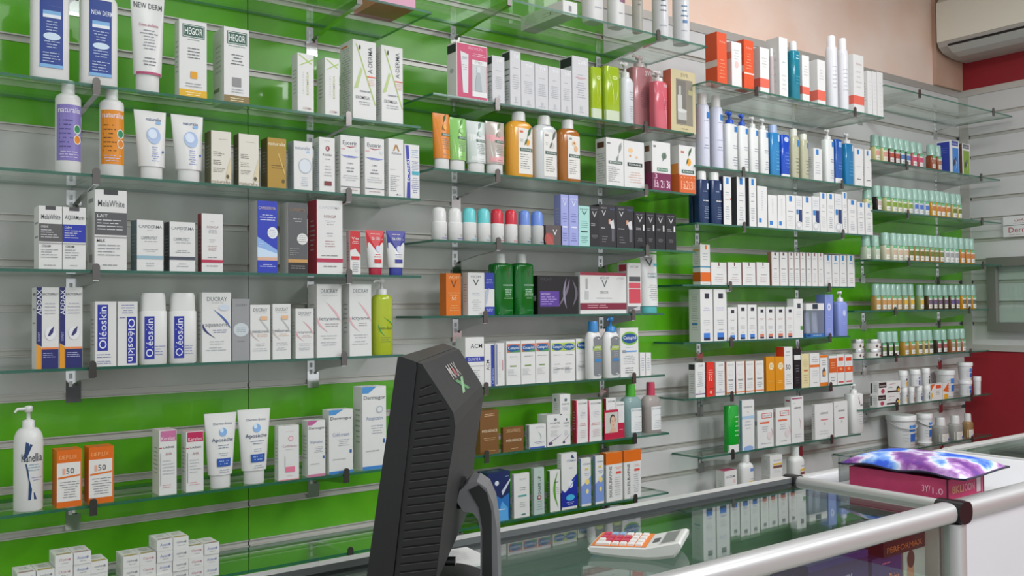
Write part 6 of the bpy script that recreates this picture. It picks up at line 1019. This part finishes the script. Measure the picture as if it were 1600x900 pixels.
# emblem on the sloping back
a = Vector((*lp(661, 570), 0)); b2 = Vector((*lp(710, 647), 0)); sl = (b2-a); nrm = Vector((sl.y*-1, sl.x, 0)).normalized()*-1
m = MB(); surf = lambda u, v, f: ((a.x+sl.x*(0.85-0.65*v))+abs(nrm.x)*(f+0.0006), WM*(0.38+0.24*u), (a.y+sl.y*(0.85-0.65*v))+abs(nrm.y)*(f+0.0006))
D(m, surf, [t('MAX', 0.0, 0.5, 1.0, 1.0, '#b8b4b0'), p([(0.0, 0.45), (0.3, 0.45), (1.0, 0.0), (0.7, 0.0)], '#58905c'), p([(0.7, 0.45), (1.0, 0.45), (0.3, 0.0), (0.0, 0.0)], '#8cb48c'), p([(0.35, 0.75), (0.45, 0.9), (0.6, 0.6), (0.5, 0.55)], '#b04850')]); m.build('emblem', bsh)
# hinge and stand arm
m = MB(); ya, yb2 = WM/2-0.035, WM/2+0.035
sa = (D0+WM/2)/D0
def la(px, py): x = (px-650); return ((650+(x+0)*1.0)), py
def arm_pts(pts):                          # pixel outline of the arm, at the arm's own distance
    out = []
    Dn = D0+WM/2*math.cos(YM-YAW)
    for px, py in pts:
        w = at_d(px, py, Dn); l_ = w-Vector((rp.x, rp.y, CZ)); ex = Vector((math.cos(YM), -math.sin(YM), 0))
        out.append((l_.dot(ex), l_.z))
    return out
ao = arm_pts([(718, 776), (722, 760), (734, 748), (748, 745), (763, 755), (773, 778), (779, 815), (781, 880), (782, 968), (753, 968), (754, 880), (754, 820), (750, 802), (742, 793), (728, 791)])
ao = [(x, max(z, 0.012)) for x, z in ao]
n = len(ao); A = [(x, ya, z) for x, z in ao]; B3 = [(x, yb2, z) for x, z in ao]; m_arm = mat('#77777a', 0.4, 0.2)
m.add(A+B3, [(i, (i+1) % n, n+(i+1) % n, n+i) for i in range(n)], m_arm); m.add(A, [tuple(range(n))[::-1]], m_arm); m.add(B3, [tuple(range(n))], m_arm)
sarm = m.build('stand_arm', mon)
bo = arm_pts([(736, 758), (752, 750), (764, 762), (771, 790), (772, 880), (773, 965), (757, 965), (757, 880), (757, 815), (752, 785)])
m = MB(); bo = [(x, max(z, 0.014)) for x, z in bo]; n = len(bo); m.add([(x, ya-0.002, z) for x, z in bo], [tuple(range(n))[::-1]], mat('#101012', 0.4)); m.add([(x, ya-0.002, z) for x, z in bo]+[(x, ya, z) for x, z in bo], [(i, (i+1) % n, n+(i+1) % n, n+i) for i in range(n)], mat('#101012', 0.4)); m.build('arm_inlay', sarm)
hx = arm_pts([(700, 770), (722, 770)])
m = MB(); bar(m, 'x', hx[0][0]-0.01, hx[1][0]+0.004, WM/2, hx[0][1], 0.03, 0.022, mat('#101012', 0.4)); m.build('hinge', mon)
kx = arm_pts([(700, 866), (716, 866)])
m = MB(); bar(m, 'x', kx[0][0]-0.01, kx[1][0], WM*0.42, kx[0][1], 0.006, 0.006, mat('#0c0c0c', 0.3)); m.build('knob', mon)
bx_ = ao[9][0]
m = MB(); m.lathe([(0, 0.078), (0.008, 0.08), (0.014, 0.07)], mat('#1c1c1e', 0.35), cx=bx_-0.062, cy=WM/2, n=32, k=1.3); m.build('base', mon)

# white papers on the glass beside the monitor
m = MB(); m.box(-0.06, 0.06, -0.05, 0.05, 0, 0.004, mat('#e0e0de', 0.6)); D(m, lambda u, v, f: (-0.06+u*0.12, -0.05+v*0.1, 0.004+f), [l(0.1, 0.3, 0.9, 0.9, 6, '#c8c8c8')])
tag(m.build('paper_stack', None, (0.81, 1.255, CZ+0.0002), -0.1), 'white papers on the glass counter behind the monitor stand', 'paper')

# ------------------------------------------------------------------ calculator
cp_ = at_z(918, 869, CZ)
cal = empty('calculator', (cp_.x, cp_.y, CZ), -math.radians(55))
tag(cal, 'white and orange desk calculator with crimson keys on the glass counter', 'calculator')
LK, LD, WD = 0.094, 0.056, 0.104
up = math.radians(14)
def cz_(x): return 0.016+x*0.035 if x <= LK else 0.016+LK*0.035+(x-LK)*math.tan(up)
m = MB(); rings = []
prof = [(0.002, 0.010, 0.016), (0.0, 0.012, 0.0155)]
xs_ = [0, 0.004, 0.03, 0.06, LK, LK+0.02, LK+0.045, LK+LD-0.004, LK+LD]
bot = [0.008, 0.003, 0.001, 0.0, 0.0, 0.002, 0.007, 0.015, 0.022]
for x, bz in zip(xs_, bot):
    tz = cz_(x)-(0.002 if x in (0, LK+LD) else 0); c = 0.006 if x not in (0, LK+LD) else 0.010
    rings.append([(x, c*0.4+0.002, bz), (x, WD-c*0.4-0.002, bz), (x, WD, bz+0.005), (x, WD-0.001, tz-0.002), (x, WD-c, tz), (x, c, tz), (x, 0.001, tz-0.002), (x, 0, bz+0.005)])
m.loft(rings, mat('#dededa', 0.3), smooth=False); m.build('body', cal)
csurf = lambda u, v, f: (u*(LK+LD), v*WD, cz_(u*(LK+LD))+f)
m = MB(); D(m, lambda u, v, f: (0.004+u*(LK-0.004), 0.005+v*(WD-0.010), cz_(0.004+u*(LK-0.004))+f), [r(0, 0, 1, 1, '#e07c2c')]); m.build('orange_faceplate', cal)
m = MB(); D(m, lambda u, v, f: (LK+0.022+u*(LD-0.034), 0.014+v*(WD-0.028), cz_(LK+0.022+u*(LD-0.034))+f), [r(-0.1, -0.06, 1.1, 1.06, '#c8c8c4'), r(0, 0, 1, 1, '#7c807c')]); m.build('display', cal)
m = MB(); D(m, lambda u, v, f: (LK+0.006+u*0.011, 0.03+v*0.03, cz_(LK+0.006+u*0.011)+f), [r(0, 0, 1, 1, '#55585a')]); m.build('solar_cell', cal)
nc, nr = 6, 4
def key(c, q, col, wide=1):
    kw, kd = (LK-0.016)/nc, (WD-0.018)/nr
    x0 = 0.009+c*kw+0.0012; x1 = 0.009+(c+wide)*kw-0.0012; y0 = 0.009+q*kd+0.0022; y1 = 0.009+(q+1)*kd-0.0022; z0 = cz_(x0)
    m = MB(); A = [(x0, y0, z0), (x1, y0, cz_(x1)), (x1, y1, cz_(x1)), (x0, y1, z0)]; i = 0.0008
    T = [(x0+i, y0+i, z0+0.0032), (x1-i, y0+i, cz_(x1)+0.0032), (x1-i, y1-i, cz_(x1)+0.0032), (x0+i, y1-i, z0+0.0032)]
    m.loft([A, T], mat(col, 0.35), smooth=False); return m.build('key', cal)
RK = '#c8385c'
for q in range(nr):
    c = 0
    while c < nc:
        if q == 0: col = '#e8e8e6'
        elif c >= 4: col = '#e8e8e6'
        elif q == 3: col = [RK, '#8cb4dc', '#8cb4dc', '#e8e8e6'][c]
        elif q == 1 and c == 0: col = '#e8e8e6'
        else: col = RK
        wd = 2 if (q == 0 and c == 0) else 1
        key(c, q, col, wd); c += wd

# ------------------------------------------------------------------ pink file box and flowered pouch
pb = empty('file_box', (1.934, 1.11, CZ-0.001)); bw, bd, bh = 0.146, 0.228, 0.044
tag(pb, 'pink cardboard file box with white scribbled numbers on the white counter', 'box')
m = MB(); m_pk = noisy('pink card', '#b2335e', '#bc3c68', 40, 0.6)
m.box(-bw/2, bw/2, -bd/2, bd/2, 0, bh, m_pk)
m.quad((-bw/2-0.0003, -bd/2, 0), (-bw/2-0.0003, -bd/2+0.004, 0), (-bw/2-0.0003, -bd/2+0.004, bh), (-bw/2-0.0003, -bd/2, bh), mat('#3c1424', 0.7)); m.build('body', pb)
m = MB(); D(m, lambda u, v, f: (-bw/2-f, bd/2-u*bd, v*bh), [t('3Y/', 0.75, 0.3, 0.83, 0.62, '#e4b8c8'), t('1.0', 0.85, 0.26, 0.95, 0.56, '#e4b8c8')])
D(m, lambda u, v, f: (-bw/2+u*bw, -bd/2-f, v*bh), [t('8KLI', 0.1, 0.3, 0.42, 0.66, '#c8a070'), t('OON', 0.44, 0.3, 0.72, 0.66, '#d8a8b0'), r(0.78, 0.14, 0.9, 0.86, '#c8bcc0'), r(0.93, 0.05, 0.945, 0.95, '#d89cb0'), r(0.985, 0.02, 1.0, 0.98, '#5c2438')]); m.build('writing', pb)
mf = bpy.data.materials.new('flower print fabric'); mf.use_nodes = True
nt = mf.node_tree; N = nt.nodes; Lk = nt.links; bs = N['Principled BSDF']; bs.inputs['Roughness'].default_value = 0.35
tc = N.new('ShaderNodeTexCoord'); nz = N.new('ShaderNodeTexNoise'); nz.inputs['Scale'].default_value = 11; nz.inputs['Detail'].default_value = 4; nz.inputs['Distortion'].default_value = 0.0
Lk.new(tc.outputs['Object'], nz.inputs[0]); rp2 = N.new('ShaderNodeValToRGB'); Lk.new(nz.outputs[0], rp2.inputs[0]); Lk.new(rp2.outputs[0], bs.inputs['Base Color'])
cr = rp2.color_ramp; cr.elements[0].position = 0.32; cr.elements[0].color = lin('#4a2a94'); cr.elements[1].position = 0.7; cr.elements[1].color = lin('#2452d8')
for ps, cc in ((0.40, '#7c3c94'), (0.46, '#b888c8'), (0.5, '#e4e4f4'), (0.54, '#8cb8f0'), (0.6, '#2c60e0')):
    q = cr.elements.new(ps); q.color = lin(cc)
po = empty('flowered_pouch', (1.945, 1.10, CZ-0.001+bh+0.001), 0.03)
tag(po, 'puffy pouch with blue and purple flowers lying on the pink box', 'pouch')
def pillow(mb, z_sign, m, e0=0.0):
    n = 26; vs = []; fs = []; pw_, pd_ = 0.098, 0.142
    for i in range(n+1):
        for j in range(n+1):
            u = 2*i/n-1; v = 2*j/n-1; f = max(0, (1-u**4)*(1-v**4))**0.6
            pin = 1-0.05*(1-abs(v)**2) if abs(u) == 1 else 1
            wob = 0.003*math.sin(7*v+2*u)*(1-f)
            vs.append((u*pw_*(1-0.05*(1-v*v)), v*pd_*(1-0.04*(1-u*u)), 0.008+wob+z_sign*f*(0.026 if z_sign > 0 else 0.0075)))
    for i in range(n):
        for j in range(n):
            a = i*(n+1)+j; fs.append((a, a+n+1, a+n+2, a+1) if z_sign > 0 else (a, a+1, a+n+2, a+n+1))
    mb.add(vs, fs, m, True); return vs, n
m = MB(); vs, n = pillow(m, 1, mf); m.build('flowered_top', po)
m = MB(); pillow(m, -1, mat('#1c1a34', 0.4)); m.build('underside', po)
edge = [vs[i*(n+1)] for i in range(n+1)]+[vs[n*(n+1)+j] for j in range(n+1)]+[vs[i*(n+1)+n] for i in range(n, -1, -1)]+[vs[j] for j in range(n, -1, -1)]
m = MB(); m.tube(edge, 0.0022, mat('#20203c', 0.5), n=6); m.build('piping', po)
m = MB(); q0 = at_z(1330, 745, CZ)
m.box(-0.02, 0.02, 0, 0.003, 0, 0.058, mat('#b8c0bc', 0.1, alpha=0.3)); D(m, lambda u, v, f: (-0.02+u*0.04, -f, v*0.058), [r(0, 0.97, 1, 1, '#7c807c'), r(0, 0, 0.04, 1, '#6c706c'), r(0.35, 0.6, 0.6, 0.85, '#8c9088')])
tag(m.build('acrylic_stand', None, (1.90, 1.262, CZ-0.001)), 'small clear acrylic stand behind the pink box', 'stand')

# ------------------------------------------------------------------ air conditioner, framed glass and name plate on the right wall
ac = empty('air_conditioner', (XW, 1.75, 2.5)); y0, y1 = -0.52, 0.515
tag(ac, 'cream split air conditioner high on the red wall', 'air conditioner')
m_cr = mat('#ece8da', 0.3); m_gr = mat('#b4afa9', 0.4)
pf = [(-0.262, 0.085), (-0.262, 0.27), (-0.23, 0.30), (-0.0, 0.302), (-0.0, 0.085)]
m = MB(); m.loft([[(x, y, z) for x, z in pf] for y in (y0, y1)], m_cr, smooth=False); m.build('front_cover', ac)
pf = [(-0.262, 0.084), (-0.250, 0.062), (-0.215, 0.042), (-0.15, 0.03), (-0.08, 0.027), (-0.0, 0.027), (-0.0, 0.084)]
m = MB(); m.loft([[(x, y, z) for x, z in pf] for y in (y0+0.002, y1-0.002)], m_gr, smooth=False); m.build('lower_housing', ac)
m = MB(); lo = [(-0.253, 0.0585), (-0.214, 0.0385), (-0.15, 0.0265), (-0.155, 0.024), (-0.216, 0.034), (-0.256, 0.055)]
m.loft([[(x, y, z) for x, z in lo] for y in (y0+0.03, y1-0.05)], mat('#c4c4c0', 0.3), smooth=False); m.build('louvre', ac)
m = MB()
for (xa, za), (xb, zb_) in (((-0.2565, 0.0745), (-0.2545, 0.066)),):
    m.add([(xa-0.001, y0+0.03, za-0.006), (xb-0.001, y0+0.03, zb_-0.006), (xb-0.001, y1-0.05, zb_-0.006), (xa-0.001, y1-0.05, za-0.006)], [(0, 1, 2, 3)], mat('#1c1c1c', 0.8))
m.build('air_gap', ac)

fr_ = empty('glazed_frame', (XW-0.02, 1.6, H+0.05)); fa, fb = 0.565, -0.6; zt, zb2 = 0.175, -0.172
tag(fr_, 'grey aluminium frame with glass fixed on the right slatted wall', 'frame')
m = MB(); T_ = 0.042
for a0, a1, b0, b1 in ((fb, fa, zt-T_, zt), (fb, fa, zb2, zb2+T_), (fa-T_, fa, zb2+T_, zt-T_), (fb, fb+T_, zb2+T_, zt-T_)):
    m.box(-0.022, 0.008, a0, a1, b0, b1, m_alud)
m.build('aluminium_frame', fr_)
m = MB(); m.box(0.0, 0.004, fb+T_, fa-T_, zb2+T_, zt-T_, g_shelf); m.build('pane', fr_)
A_ = at_x(1567, 339, XW-0.012); B_ = at_x(1567, 371, XW-0.012)
npl = empty('name_plate', (XW-0.012, A_.y, B_.z)); hh = A_.z-B_.z
tag(npl, 'white plate with red lettering at the right edge of the photo', 'sign')
m = MB(); m.box(0, 0.008, -0.42, 0, 0, hh*0.54, mat('#dcdcdc', 0.3)); m.build('lower_plate', npl)
m = MB(); m.box(0, 0.008, -0.42, 0, hh*0.57, hh, mat('#dcdcdc', 0.3)); m.build('upper_plate', npl)
dn = at_x(1576, 360, XW-0.012).y-A_.y; dm = at_x(1600, 360, XW-0.012).y-A_.y
m = MB(); ws = lambda u, v, f: (-f, dn+(dm-dn)*u, v*hh)
D(m, ws, [t('Dermina', 0.0, 0.2, 1.9, 0.46, '#a83c44'), l(0.0, 0.06, 1.9, 0.14, 1, '#c08c90'), t('\uFEE6\uFEF4\uFEE3\u0631', 0.4, 0.72, 1.1, 0.88, '#a83c44'), l(0.2, 0.62, 1.5, 0.68, 1, '#c08c90')]); m.build('lettering', npl)
write_labels()
